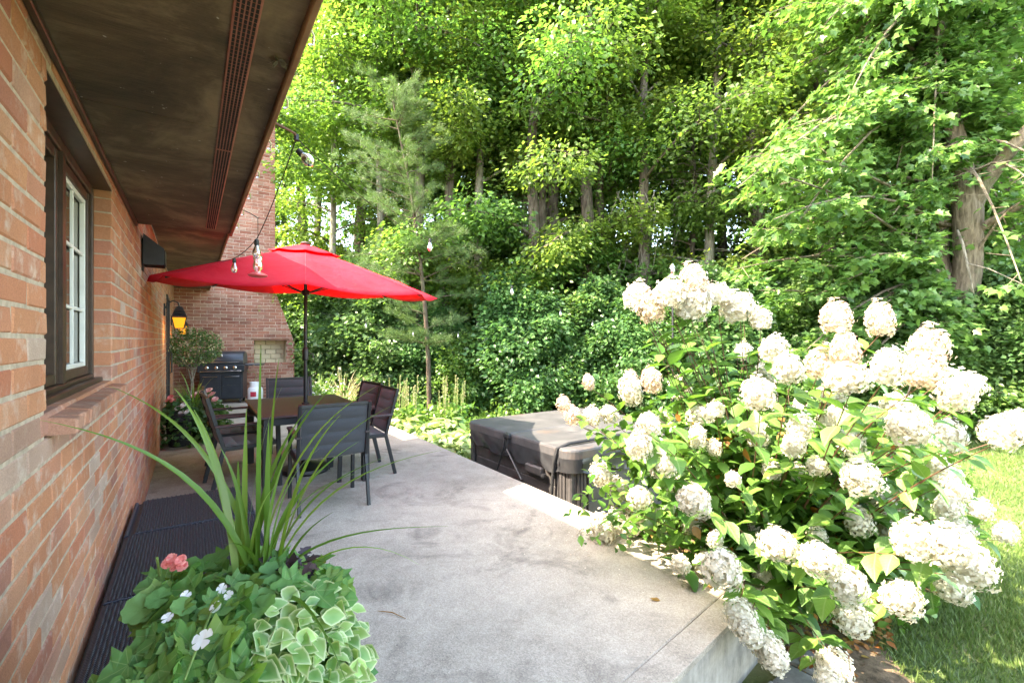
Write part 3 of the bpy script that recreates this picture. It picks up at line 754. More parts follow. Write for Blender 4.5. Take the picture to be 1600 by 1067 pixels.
# dry leaf nest on the soffit
dl = MB(); rr = random.Random(3)
for k in range(9):
    a = rr.uniform(0, 6.3); dl.add([(0, 0, 0), (.03 * math.cos(a), .03 * math.sin(a), -.012 * rr.random()), (.05 * math.cos(a + .4), .05 * math.sin(a + .4), -.03), (.025 * math.cos(a + .9), .025 * math.sin(a + .9), -.02)], [(0, 1, 2, 3)])
o = dl.build('curled_leaf', M['bark_pale'], None); o.scale = (.6, .6, .6); o.location = at(435, 93, 1.39); tag(o, 'small curled dry leaf caught on the soffit edge near the fascia', 'leaf')

# ================================================================ PATIO FURNITURE
def make_chair(label):
    t = thing('patio_chair', label, 'chair', (0, 0, 0), 0, 'padded sling chairs round the patio table')
    W = .275
    for s in (-1, 1):
        b = MB(); b.beam((s * W, -.30, 0), (s * W, -.20, .42), .026, .034, (0, 1, 0)); b.build('leg', M['frame'], t)
        b = MB(); b.beam((s * W, .27, 0), (s * W, .25, .615), .03, .04, (0, 1, 0)); b.build('leg', M['frame'], t)
        b = MB(); b.beam((s * W, -.20, .42), (s * W, -.33, .90), .024, .032, (0, 1, 0)); b.build('back_post', M['frame'], t)
        b = MB(); b.box(s * W - .026, s * W + .026, -.275, .285, .617, .640, .008); b.build('armrest', M['arm'], t)
        b = MB(); b.beam((s * (W - .002), -.20, .415), (s * (W - .002), .26, .425), .02, .035); b.build('side_rail', M['frame'], t)
    b = MB(); b.beam((-W + .013, -.325, .885), (W - .013, -.325, .885), .022, .026); b.build('top_rail', M['frame'], t)
    b = MB(); b.beam((-W, .255, .41), (W, .255, .41), .022, .03); b.build('front_rail', M['frame'], t)
    def quilt(p0, p1, n, th, name):
        b = MB(); nu, nv = 10, n * 6; p0 = Vector(p0); p1 = Vector(p1); d = p1 - p0; nn = Vector((0, -d.z, d.y)).normalized()
        for side in (1, -1):
            for j in range(nv + 1):
                v = j / nv; bul = abs(math.sin(PI * v * n)) ** .45 * th
                for i in range(nu + 1):
                    u = i / nu; e = min(1, 6 * min(u, 1 - u)); q = p0 + d * v + nn * side * (.003 + bul * e * .5)
                    b.v.append((-W + .016 + (2 * W - .032) * u, q.y, q.z))
        o_ = (nu + 1) * (nv + 1)
        for j in range(nv):
            for i in range(nu):
                a = j * (nu + 1) + i; b.f.append((a, a + 1, a + nu + 2, a + nu + 1)); b.f.append((o_ + a + nu + 1, o_ + a + nu + 2, o_ + a + 1, o_ + a))
        b.build(name, M['sling'], t, True)
    quilt((0, -.205, .44), (0, -.322, .872), 4, .030, 'backrest'); quilt((0, -.19, .435), (0, .25, .435), 4, .026, 'seat')
    return t
ch = make_chair('padded dark chair at the near end of the table with its back to the viewer')
ch.location = (.99, 4.30, 0); ch.rotation_euler.z = R(-2)
dup(ch, (1.10, 6.75, 0), R(178), 'padded dark chair at the far end of the table, in front of the chimney')
dup(ch, (.42, 5.28, 0), R(-86), 'nearer of the two dark chairs on the wall side of the table')
dup(ch, (.42, 5.98, 0), R(-92), 'farther dark chair on the wall side of the table, beside the planters')
dup(ch, (1.49, 5.06, 0), R(88), 'nearer dark chair on the garden side of the table, tucked in')
dup(ch, (1.52, 5.72, 0), R(96), 'farther dark chair on the garden side, angled beside its neighbour')
TX, TY = 1.0, 5.42
tb = thing('patio_table', 'rectangular brown topped metal patio table under the red umbrella', 'table', (TX, TY, 0))
b = MB(); b.box(-.50, .50, -.76, .76, .705, .728, .008); b.build('tabletop', M['tabletop'], tb)
b = MB()
for s in (-1, 1):
    b.box(-.47, .47, s * .72 - .015, s * .72 + .015, .64, .703); b.box(s * .455 - .015, s * .455 + .015, -.70, .70, .64, .703)
b.build('apron', M['frame'], tb)
for sx in (-1, 1):
    for sy in (-1, 1):
        b = MB(); b.box(sx * .445 - .034, sx * .445 + .034, sy * .705 - .034, sy * .705 + .034, 0, .639, .005); b.build('leg', M['frame'], tb)
# umbrella
um = thing('patio_umbrella', 'large red canvas umbrella on a dark pole through the patio table', 'umbrella', (TX + .015, TY, 0))
b = MB(); b.lathe([(.24, 0), (.25, .02), (.24, .05), (.10, .08), (.05, .10), (.035, .12), (.035, .32), (.03, .33)], 24); b.build('base', M['black'], um, True)
b = MB(); b.tube([(0, 0, .1), (0, 0, 1.15)], .021, 14); b.tube([(0, 0, 1.15), (0, 0, 2.40)], .018, 14); b.build('pole', M['frame'], um, True)
b = MB(); b.lathe([(.022, 1.20), (.032, 1.21), (.034, 1.30), (.028, 1.33), (.022, 1.34)], 14); b.beam((.03, 0, 1.27), (.075, -.01, 1.27), .014, .014); b.beam((.075, -.01, 1.27), (.075, -.01, 1.22), .012, .012); b.build('crank', M['black'], um, True)
b = MB(); b.lathe([(.022, .715), (.04, .73), (.04, .742), (.02, .75)], 14); b.build('table_ring', M['black'], um, True)
# tilted canopy frame: centre at top of the pole
fwv = Vector((FW[0], FW[1], 0)); rtv = Vector((RT[0], RT[1], 0))
UR = 1.46
def tiltz(x, y): return Vector((x, y, 0)).dot(fwv) * .050 - Vector((x, y, 0)).dot(rtv) * .058
ZT, ZR = 2.42, 1.965
def crown_z(r):                                        # gentle dome of the canopy
    s = r / UR; return ZT - (ZT - ZR) * (s ** 1.10)
ao = R(10.6)
def can(name, r0, r1, lift, nr, m, sagk=.045):
    b = MB(); na = 64
    for j in range(nr + 1):
        r = r0 + (r1 - r0) * j / nr
        for k in range(na):
            a = 2 * PI * k / na - ao; fr = (k / na * 8) % 1; c = math.cos(PI / 8) / math.cos((fr - .5) * PI / 4)
            rr_ = r * (c * (1 - .02 * math.sin(PI * fr))); sg = sagk * (r / UR) * math.sin(PI * fr) * (.35 + .65 * r / UR)
            x, y = rr_ * math.cos(a), rr_ * math.sin(a); b.v.append((x, y, crown_z(r) - sg + tiltz(x, y) + lift))
    for j in range(nr):
        for k in range(na): b.f.append((j * na + k, j * na + (k + 1) % na, (j + 1) * na + (k + 1) % na, (j + 1) * na + k))
    o = b.build(name, m, um, True); md = o.modifiers.new('thick', 'SOLIDIFY'); md.thickness = .004; return o
can('canopy', .16, UR, 0, 12, M['canvas'])
can('vent_cap', .02, .36, .035, 5, M['canvas'], .08)
b = MB(); b.lathe([(.05, ZT + .03), (.055, ZT + .045), (.04, ZT + .06), (.01, ZT + .068)], 14); b.build('finial', M['brown'], um, True)
for k in range(8):
    a = 2 * PI * k / 8 - ao; ca, sa = math.cos(a), math.sin(a)
    pts = [(r * ca, r * sa, crown_z(r) + tiltz(r * ca, r * sa) - .016) for r in (.03, .4, .8, 1.2, UR - .02)]
    b = MB(); b.tube(pts, .008, 6); rib = b.build('rib', M['frame'], um)
    b = MB(); b.tube([(.03 * ca, .03 * sa, 1.93), pts[2]], .006, 6); b.build('strut', M['frame'], rib)
for k in range(8):
    a = 2 * PI * k / 8 - ao; ca, sa = math.cos(a), math.sin(a)
    b = MB(); b.tube([(r * ca, r * sa, crown_z(r) + tiltz(r * ca, r * sa) + .002) for r in np.linspace(.3, UR, 9)], .0045, 5); b.build('seam', M['canvas_seam'], um)
b = MB(); b.lathe([(.02, 1.90), (.04, 1.91), (.04, 1.955), (.02, 1.965)], 12); b.build('runner', M['frame'], um)
b = MB()                                              # folded flap of spare fabric along one rib on the garden side
for i in range(7):
    a = -ao + 2 * PI * 7 / 8 + .0; r = .95 + .085 * i
    for q, (da, dz) in enumerate(((-.012, .004), (0, .030 * math.sin(PI * (i + .7) / 7)), (.03, .006))):
        x, y = r * math.cos(a + da), r * math.sin(a + da); b.v.append((x, y, crown_z(r) + tiltz(x, y) + dz))
for i in range(6):
    for q in range(2): b.f.append((i * 3 + q, i * 3 + q + 1, i * 3 + q + 4, i * 3 + q + 3))
b.build('tie_flap', M['canvas'], um, True)

# lounger
lg = thing('wicker_lounger', 'low black woven wicker lounger pushed against the brick wall', 'lounger', (.01, 2.75, 0))
LW, L0, L1 = .335, -.80, 1.36
b = MB(); b.box(-LW, LW, L0, L1, .245, .285, .01); b.build('frame', M['wicker'], lg)
for x in (-LW + .04, LW - .04):
    for y in (L0 + .05, L1 - .05): b = MB(); b.box(x - .03, x + .03, y - .03, y + .03, 0, .244, .005); b.build('leg', M['matteblack'], lg)
segs = [(L0 + .02, -.15), (-.135, .67), (.685, L1 - .01)]
for i, (a, c) in enumerate(segs):
    dz = .004 * i
    b = MB(); b.box(-LW + .01 + (.035 if i == 2 else 0), LW - .006, a, c, .286, .294 + dz, .004); pn = b.build('panel', M['wicker'], lg)
    b = MB(); n = 46
    for k in range(n):
        x = -LW + .03 + (.03 if i == 2 else 0) + (2 * LW - .045 - (.03 if i == 2 else 0)) * k / (n - 1)
        b.tube([(x, a + .006 + (c - a - .012) * q / 12, .2955 + dz + .0028 * (1 if (q + k) % 2 else -.4)) for q in range(13)], .0060, 5)
    b.build('woven_strand', M['wicker'], pn, True, 'stuff')
b = MB(); b.tube([(-LW + .014, .69, .292), (-LW + .014, L1 - .02, .292)], .011, 8); b.build('braided_rim', M['wicker'], lg)
b = MB(); b.box(-LW + .002, LW - .002, L0 + .002, L0 + .02, .05, .244); b.box(LW - .02, LW - .002, L0 + .03, L1 - .03, .05, .244); b.box(-LW + .02, LW - .02, L1 - .02, L1 - .002, .05, .244); b.build('woven_skirt', M['wicker'], lg)

# grill
g0 = gnd(350, 10.55, 0)
gr = thing('gas_grill', 'black four burner gas grill with closed hood in front of the chimney', 'grill', (g0.x, g0.y, 0), R(-14))
b = MB(); b.box(-.42, .42, -.25, .25, .10, .70, .012); b.build('cabinet', M['grill'], gr)
for s in (-1, 1):
    b = MB(); b.box(min(s * .01, s * .395), max(s * .01, s * .395), -.268, -.252, .13, .64, .006); d_ = b.build('door', M['grill'], gr)
    b = MB(); b.tube([(s * .07, -.272, .60), (s * .07, -.295, .605), (s * .35, -.295, .605), (s * .35, -.272, .60)], .009, 8); b.build('handle', M['chrome'], d_)
b = MB(); b.box(-.45, .45, -.30, .25, .701, .87, .015); b.build('control_panel', M['grill'], gr)
b = MB(); b.box(-.40, .40, -.31, -.302, .715, .735, .003); b.build('trim', M['chrome'], gr)
for k in range(4):
    b = MB(); x = -.27 + k * .18
    b.lathe([(.036, 0), (.036, .012), (.026, .016), (.024, .035), (.01, .038)], 18)
    b.v = [(x + p[0], -.303 - p[2], .80 + p[1]) for p in b.v]; b.build('knob', M['chrome'], gr, True)
b = MB(); nl = 10; prof = [(-.28, .875), (-.30, .93), (-.295, 1.00), (-.24, 1.09), (-.15, 1.145), (-.03, 1.165), (.10, 1.15), (.20, 1.09), (.245, .99), (.25, .875)]
for x in (-.43, -.41, .41, .43):
    e = .97 if abs(x) > .42 else 1
    for y, z in prof: b.v.append((x, y * e, .875 + (z - .875) * e))
for i in range(3):
    for j in range(nl - 1): b.f.append((i * nl + j, i * nl + j + 1, (i + 1) * nl + j + 1, (i + 1) * nl + j))
b.f += [tuple(range(nl)), tuple(range(4 * nl - 1, 3 * nl - 1, -1))]
ld = b.build('hood', M['grilltop'], gr, True)
b = MB(); b.tube([(-.36, -.30, .925), (-.36, -.335, .925), (.36, -.335, .925), (.36, -.30, .925)], .011, 8); b.build('handle', M['chrome'], ld)
b = MB(); b.lathe([(.045, 0), (.045, .01), (.035, .014)], 20); b.v = [(p[0] - .02, -.268 - p[2] * .8, 1.06 + p[1]) for p in b.v]; b.build('thermometer', M['chrome'], ld, True)
for s in (-1, 1):
    b = MB(); b.box(min(s * .452, s * .80), max(s * .452, s * .80), -.26, .20, .835, .875, .012); sh = b.build('side_shelf', M['grill'], gr)
b = MB(); b.lathe([(.03, 0), (.02, .03)], 12); b.v = [(p[0] + .64, -.262 - p[2], .845 + p[1] * .6) for p in b.v]; b.build('side_knob', M['chrome'], gr)
for x in (-.36, .36):
    for y in (-.2, .2):
        b = MB(); b.lathe([(.05, -.02), (.055, 0), (.05, .02)], 14); b.v = [(x + p[2], y + p[0], .056 + p[1]) for p in b.v]; b.beam((x, y, .06), (x, y, .11), .03, .03); b.build('caster', M['matteblack'], gr)
b = MB(); b.tube([(.45, .05, .72), (.52, .0, .66), (.60, -.02, .70), (.66, 0, .60), (.62, -.02, .48)], .009, 6); b.build('gas_hose', M['straw'], gr)
pp = gnd(399, 10.6, 0)
pt = thing('propane_tank', 'white propane cylinder with red sticker standing beside the grill', 'gas cylinder', (pp.x, pp.y, 0))
b = MB(); b.lathe([(.10, 0), (.11, .03), (.14, .05), (.155, .09), (.155, .28), (.14, .33), (.09, .36), (.03, .37)], 24); b.build('tank', M['propane'], pt, True)
b = MB(); b.lathe([(.11, .33), (.115, .46), (.105, .46), (.10, .35)], 20); b.build('collar', M['propane'], pt, True)
b = MB(); b.lathe([(.02, .36), (.02, .42), (.03, .42), (.03, .44)], 10); b.build('valve', M['chrome'], pt)
b = MB(); b.lathe([(.156, .17), (.1565, .18), (.1565, .26), (.156, .27)], 24); b.v = [(x, y, z) for x, y, z in b.v]; 
b = MB()
for k in range(5):
    a = R(225 + k * 9); a2 = a + R(9); b.add([(.1575 * math.cos(a), .1575 * math.sin(a), .14), (.1575 * math.cos(a2), .1575 * math.sin(a2), .14), (.1575 * math.cos(a2), .1575 * math.sin(a2), .25), (.1575 * math.cos(a), .1575 * math.sin(a), .25)], [(0, 1, 2, 3)])
b.build('sticker', M['stickers'], pt)

# hot tub
tu = thing('hot_tub', 'square hot tub with weathered grey folding cover and black skirt beside the patio', 'hot tub', (4.06, 4.42, -.50), R(0))
HW = 1.03
b = MB(); b.box(-HW + .03, HW - .03, -HW + .03, HW - .03, 0, .72, .02); b.build('cabinet', M['tub'], tu)
b = MB()
def rbox(b, w, z0, z1, rad=.16, n=6, top_in=0):
    pts = []
    for cx_, cy_, a0 in ((w - rad, w - rad, 0), (-w + rad, w - rad, 90), (-w + rad, -w + rad, 180), (w - rad, -w + rad, 270)):
        for k in range(n + 1): a = R(a0 + 90 * k / n); pts.append((cx_ + rad * math.cos(a), cy_ + rad * math.sin(a)))
    m = len(pts); zs = [(z0, 0), (z1 - .02, 0), (z1 - .006, .008), (z1, .022)]
    vs = [(p[0] * (1 - i / w), p[1] * (1 - i / w), z) for z, i in zs for p in pts]
    fs = [(q * m + k, q * m + (k + 1) % m, (q + 1) * m + (k + 1) % m, (q + 1) * m + k) for q in range(3) for k in range(m)]
    fs += [tuple(range(m - 1, -1, -1)), tuple(range(3 * m, 4 * m))]; b.add(vs, fs)
# side boards (horizontal on the long sides, upright ribs at the corners)
for side in range(4):
    rot = Matrix.Rotation(side * PI / 2, 3, 'Z')
    for k in range(5):
        b = MB(); b.box(-HW + .24, HW - .24, -HW + .0, -HW + .028, .03 + k * .136, .03 + k * .136 + .131, .006); b.v = [tuple(rot @ Vector(p)) for p in b.v]; b.build('side_board', M['tub'], tu)
    b = MB()
    for k in range(9):
        a = R(180 + 90 * (k + .5) / 9); cxx, cyy = -HW + .20, -HW + .20
        b.beam((cxx + .20 * math.cos(a), cyy + .20 * math.sin(a), .02), (cxx + .20 * math.cos(a), cyy + .20 * math.sin(a), .71), .028, .03, (math.cos(a), math.sin(a), 0))
    b.v = [tuple(rot @ Vector(p)) for p in b.v]; b.build('corner_panel', M['tub'], tu)
b = MB(); rbox(b, HW + .012, .712, .745, .2); b.build('shell_lip', M['skirt'], tu, True)
# cover in two halves, hinge running along X
zt = .745
def half(y0, y1, flip):
    b = MB(); nx, ny = 24, 12; rad = .16
    def P(u, v, edge):
        x = -HW - .02 + (2 * HW + .04) * u; y = y0 + (y1 - y0) * v
        return x, y
    W2 = HW + .02; outer = y0 if flip else y1; s = -1 if flip else 1
    ring = []
    hy = y1 if flip else y0
    corners = [(-W2, hy), (W2, hy)]
    pts = [(-W2, hy), (W2, hy)][::(1)]
    arc = []
    for k in range(7): a = R(90 * k / 6); arc.append((W2 - rad + rad * math.cos(a), outer - s * rad + s * rad * math.sin(a)))
    for k in range(7): a = R(90 + 90 * k / 6); arc.append((-W2 + rad + rad * math.cos(a), outer - s * rad + s * rad * math.sin(a)))
    pts = [(-W2, hy), (W2, hy)] + arc
    m = len(pts); c = (0, (y0 + y1) / 2)
    lv = [(zt - .0, 0), (zt + .075, 0), (zt + .092, .008), (zt + .100, .03)]
    for z, i in lv:
        for q, p in enumerate(pts):
            dx = c[0] - p[0]; dy = c[1] - p[1]; l = math.hypot(dx, dy); b.v.append((p[0] + dx / l * i, p[1] + dy / l * i, z))
    for q in range(3):
        for k in range(m): b.f.append((q * m + k, q * m + (k + 1) % m, (q + 1) * m + (k + 1) % m, (q + 1) * m + k))
    b.f.append(tuple(range(3 * m, 4 * m))); b.f.append(tuple(range(m - 1, -1, -1)))
    return b.build('cover_half', M['cover'], tu, False)
half(-HW - .02, -.006, True); half(.006, HW + .02, False)
# sagging skirt below the cover
def skirt(pa, pb, nrm_, n=40):
    b = MB(); rr = random.Random(int(pa[0] * 10 + pb[1] * 7))
    pa = Vector(pa); pb = Vector(pb); nv = Vector(nrm_)
    for j in range(7):
        for i in range(n + 1):
            u = i / n; d = .13 + .05 * math.sin(u * PI) + .02 * math.sin(u * 23)
            off = .006 + .018 * math.sin(u * 31 + j * .9) * (j / 6) + .02 * (j / 6) * math.sin(u * 9 + 1)
            p = pa.lerp(pb, u) + nv * (.006 + abs(off)); b.v.append((p.x, p.y, zt + .004 - d * j / 6))
    for j in range(6):
        for i in range(n): a = j * (n + 1) + i; b.f.append((a, a + 1, a + n + 2, a + n + 1))
    b.build('skirt', M['skirt'], tu, True)
w2 = HW + .012
skirt((-w2, -w2 + .14, 0), (-w2, w2 - .14, 0), (-1, 0, 0)); skirt((-w2 + .14, -w2, 0), (w2 - .14, -w2, 0), (0, -1, 0))
b = MB()
for k in range(7):
    a = R(180 + 90 * k / 6); 
    for j in range(4): r_ = .165 + .004 * (j % 2); b.v.append((-w2 + .15 + r_ * math.cos(a), -w2 + .15 + r_ * math.sin(a), zt + .002 - .045 * j))
for k in range(6):
    for j in range(3): b.f.append((k * 4 + j, (k + 1) * 4 + j, (k + 1) * 4 + j + 1, k * 4 + j + 1))
b.build('skirt_corner', M['skirt'], tu, True)
b = MB()
b.tube([(HW - .3, -HW + .16, zt + .125), (-HW + .12, -HW + .16, zt + .125), (-HW - .03, -HW + .17, zt + .09), (-HW - .055, -HW + .19, zt - .05), (-HW - .055, -HW + .24, .2), (-HW - .055, -HW + .26, .05)], .017, 10)
b.build('lifter_bar', M['matteblack'], tu, True)
b = MB(); b.box(-HW - .060, -HW - .005, -HW + .40, -HW + .68, .50, .59, .012); b.build('lifter_bracket', M['tub'], tu)
b = MB(); b.lathe([(.03, -.02), (.035, 0), (.03, .02)], 12, (-HW - .05, -HW + .36, .52)); b.build('lifter_knob', M['black'], tu)
for y in (-.02, .05, ):
    b = MB(); b.tube([(-HW - .015, y, zt + .10), (-HW - .04, y + .01, zt + .05), (-HW - .05, y + .03, zt - .08), (-HW - .05, y - .14 + y * 6, zt - .36)], .012, 6); b.build('strap', M['skirt'], tu)
b = MB(); b.box(-HW - .06, -HW - .018, -.045, .075, zt + .045, zt + .098, .008); b.build('hinge_cap', M['skirt'], tu)
b = MB(); b.box(-HW - .062, -HW - .04, -.02, .05, zt - .16, zt - .11, .006); b.build('buckle', M['matteblack'], tu)

# ================================================================ PLANTS
def rand_dirs(rng, n):
    v = rng.normal(size=(n, 3)); return nrm(v)
def spray_leaves(rng, C, O, per, rs, size, flat=.5, droop=.4, thick=.14):
    """C spray centres, O outward dirs -> P,A,N,S"""
    n = len(C) * per; c = np.repeat(C, per, 0); o = np.repeat(O, per, 0)
    a = rng.uniform(0, 2 * PI, n); r = np.sqrt(rng.uniform(0, 1, n)) * np.repeat(rs, per)
    d = np.stack([np.cos(a), np.sin(a), np.zeros(n)], 1)
    P = c + d * r[:, None]; P[:, 2] += -.28 * r * r / np.maximum(.1, np.repeat(rs, per)) + rng.normal(0, thick, n) * np.repeat(rs, per)
    P += o * 0
    A = d * .9 + o * .5 + rng.normal(0, .35, (n, 3)); A[:, 2] -= droop
    N = np.array([0, 0, 1.0]) + rng.normal(0, flat, (n, 3)) + o * .35
    S = size * rng.uniform(.65, 1.2, n)
    return P, A, N, S
def gen_tree(seed, H, cb, Rc, nl, nsub, per, leaf, tr, tmpl, lm, bm, flat=.5, low=0, name='crown', rs=(.28, .5)):
    rng = np.random.default_rng(seed); rd = random.Random(seed); b = MB(); C = []; O = []
    pts = []; x = y = 0
    for k in range(11):
        z = H * k / 10; pts.append(Vector((x, y, z))); x += rd.uniform(-.02, .02) * H * .45; y += rd.uniform(-.02, .02) * H * .45
    rad = [tr * (1.35 if k == 0 else 1) * (1 - .085 * k) for k in range(11)]
    b.tube(pts, rad, 9)
    def tp(t):
        q = t * 10; i = min(9, int(q)); return pts[i].lerp(pts[i + 1], q - i)
    for i in range(nl):
        t0 = cb / H; t = t0 + (1 - t0) * ((i + rd.random()) / nl) ** .9 * .97
        if low and i < low: t = t0 * rd.uniform(.45, .95)
        s = max(0, (t - t0) / (1 - t0)); L = Rc * (.62 + .5 * math.sin(PI * min(1, s * .9 + .15))) * (1 - .5 * s) * rd.uniform(.75, 1.2)
        az = i * 2.39996 + rd.uniform(-.4, .4); el = R(16 + 42 * s + rd.uniform(-14, 16))
        p = tp(t); d = Vector((math.cos(az) * math.cos(el), math.sin(az) * math.cos(el), math.sin(el)))
        lp = [p]; n = 5
        for k in range(n):
            lp.append(lp[-1] + d * L / n); d = (d + Vector((rd.uniform(-.18, .18), rd.uniform(-.18, .18), -.085 + rd.uniform(-.10, .08)))).normalized()
        r0 = tr * .34 * (1 - .6 * t) * (.5 + .5 * L / Rc)
        b.tube(lp, [r0 * (1 - .8 * k / n) for k in range(n + 1)], 5, False)
        for j in range(nsub):
            u = .22 + .78 * (j + rd.random() * .6) / nsub; q = u * n; k = min(n - 1, int(q)); sp_ = lp[k].lerp(lp[k + 1], q - k)
            dd = (lp[k + 1] - lp[k]).normalized(); sg = 1 if j % 2 else -1; ang = sg * R(rd.uniform(35, 75))
            sd_ = Matrix.Rotation(ang, 3, 'Z') @ dd; sd_.z = sd_.z * .5 + rd.uniform(-.15, .12); sd_.normalize()
            sl_ = L * rd.uniform(.22, .42) * (1.15 - u * .6); e = sp_ + sd_ * sl_
            b.tube([sp_, sp_.lerp(e, .5) + Vector((0, 0, .03)), e], [r0 * .3, r0 * .2, r0 * .08], 4, False)
            for w_ in (.35, .7, 1.0):
                c = sp_.lerp(e, w_); C.append((c.x + rd.uniform(-.1, .1), c.y + rd.uniform(-.1, .1), c.z + rd.uniform(-.35, .22))); O.append(tuple(sd_))
        C.append(tuple(lp[-1])); O.append(tuple(dd))
    C = np.array(C); O = np.array(O); P, A, N, S = spray_leaves(rng, C, O, int(per * 1.2), rng.uniform(rs[0], rs[1] * 1.1, len(C)), leaf, flat, .5, .40)
    cm = scatter(name, tmpl, P, A, N, S, lm)
    tm = bpy.data.meshes.new('trunk'); tm.from_pydata(b.v, [], b.f); tm.materials.append(bm); tm.polygons.foreach_set('use_smooth', [True] * len(tm.polygons)); tm.update()
    return tm, cm
FT = []
FT.append(gen_tree(1, 17, 5.5, 3.0, 30, 9, 34, .135, .20, DIAMOND, M['leaf_forest'], M['bark'], .62, 4))
FT.append(gen_tree(2, 16, 4.0, 3.2, 32, 9, 34, .135, .17, DIAMOND, M['leaf_forest'], M['bark'], .62, 4))
FT.append(gen_tree(3, 18, 6.0, 2.8, 28, 9, 36, .13, .23, DIAMOND, M['leaf_yellow'], M['bark'], .62, 3))
FT.append(gen_tree(4, 14, 2.6, 2.6, 30, 8, 32, .14, .10, DIAMOND, M['leaf_forest'], M['bark_pale'], .5, 3))
FT.append(gen_tree(5, 13, 2.0, 2.5, 32, 8, 34, .14, .12, DIAMOND, M['leaf_dark'], M['bark'], .5, 4))
FT.append(gen_tree(6, 16, 4.5, 2.7, 30, 8, 34, .13, .15, DIAMOND, M['leaf_yellow'], M['bark_pale'], .62, 3))
def tree(kind, p, rz, s, label, cat='tree', name='forest_tree', group=None, sz=None, lean=None):
    tm, cm = FT[kind]; r = thing(name, label, cat, p, rz, group, s)
    if sz: r.scale = (s, s, sz)
    if lean: r.rotation_euler = (lean[0], lean[1], rz)
    link('trunk', tm, r); link('crown', cm, r); return r
# named trees whose trunks or crowns can be told apart in the picture:  (px, distance, kind, scale, label)
front = [
 (862, 13.5, 0, 1.15, 'thick dark multi trunk maple standing left of centre in the wood'),
 (842, 13.2, 1, .95, 'slim leaning trunk just left of the thick dark maple'),
 (818, 13.8, 5, .95, 'slender tree with dark stem between the pine and the thick maple'),
 (757, 14.5, 1, 1.0, 'twin looking dark stem rising behind the shrubs left of centre'),
 (716, 14.0, 4, 1.0, 'thin straight trunk right of the umbrella, beside the pine'),
 (905, 16.0, 5, 1.0, 'pale grey trunk right of the thick dark maple'),
 (955, 14.5, 1, 1.0, 'leafy tree with dark trunk behind the middle of the hedge'),
 (1055, 14.5, 3, 1.1, 'pale stemmed tree with bare twigs above the tallest hydrangea heads'),
 (1130, 15.5, 0, 1.0, 'dark crowned tree right of the bare twigs'),
 (1213, 15.0, 4, 1.05, 'very dark narrow trunk with blue sky gaps to its left'),
 (1300, 12.2, 2, 1.15, 'tall straight brown trunk above the pair of tapered flower heads'),
 (1352, 14.0, 0, .95, 'brown trunk close right of the tall straight one'),
 (1432, 12.8, 2, 1.1, 'tall trunk showing high between leaves near the top right'),
 (640, 15.0, 5, 1.05, 'bright yellow green tree above and behind the pine'),
 (560, 14.5, 2, 1.0, 'sunlit yellow green crown above the red umbrella'),
 (490, 15.5, 5, 1.05, 'bright leafy tree rising just right of the roof edge'),
 (780, 16.8, 2, 1.1, 'tall yellow tinted maple crown near the top centre'),
 (1190, 17.0, 5, 1.1, 'loose pale tree crown right of top centre'),
 (1590, 12.5, 1, 1.0, 'dense green tree at the right edge behind the big maple'),
 (655, 12.4, 0, 1.0, 'broad green crown filling the space above the pine'),
 (745, 12.6, 5, 1.05, 'bright leafy crown over the slim stems left of centre'),
 (835, 12.2, 0, 1.0, 'leafy crown spreading in front of the thick dark maple top'),
 (925, 12.8, 2, 1.0, 'bright crown just left of the bare twigs, high up'),
 (1010, 12.3, 1, 1.05, 'dense green crown directly left of the bare dead tree'),
 (1105, 12.6, 5, 1.1, 'pale green crown directly right of the bare dead tree'),
 (1185, 12.9, 0, 1.1, 'green crown between the dead tree and the straight brown trunk'),
 (600, 13.0, 5, .9, 'airy bright maple directly above the pine top'),
 (520, 13.2, 5, .85, 'low hanging yellow green maple beside the string light bracket'),
 (700, 13.0, 2, .85, 'sun bright maple crown between the pine and the dark maple'),
 (930, 13.6, 2, .9, 'sun tipped maple crown above the middle of the wood'),
 (430, 18.0, 2, 1.1, 'tree crown showing beside the chimney under the eave'),
]
rd = random.Random(5)
for (u, d, k, s, lab) in front:
    tree(k, gnd(u, d, -.55), rd.uniform(0, 6.28), s, lab)
def zone(u):
    for lim, nm in ((420, 'behind the chimney'), (560, 'behind the umbrella'), (760, 'behind the pine'), (1000, 'behind the thick dark maple'), (1250, 'behind the bare twigs'), (1420, 'behind the straight brown trunk')):
        if u < lim: return nm
    return 'behind the big forked maple'
for i in range(34):
    u = -150 + 2000 * (i % 17) / 16 + rd.uniform(-45, 45); d = 20.5 + 8.5 * (i // 17) + rd.uniform(-2, 2)
    tree(rd.choice([0, 1, 2, 5, 3]), gnd(u, d, -.55), rd.uniform(0, 6.28), rd.uniform(1.1, 1.4), 'tall tree in the %s back row of the wood, %s' % ('first' if i < 17 else 'last', zone(u)), group='back row forest trees')
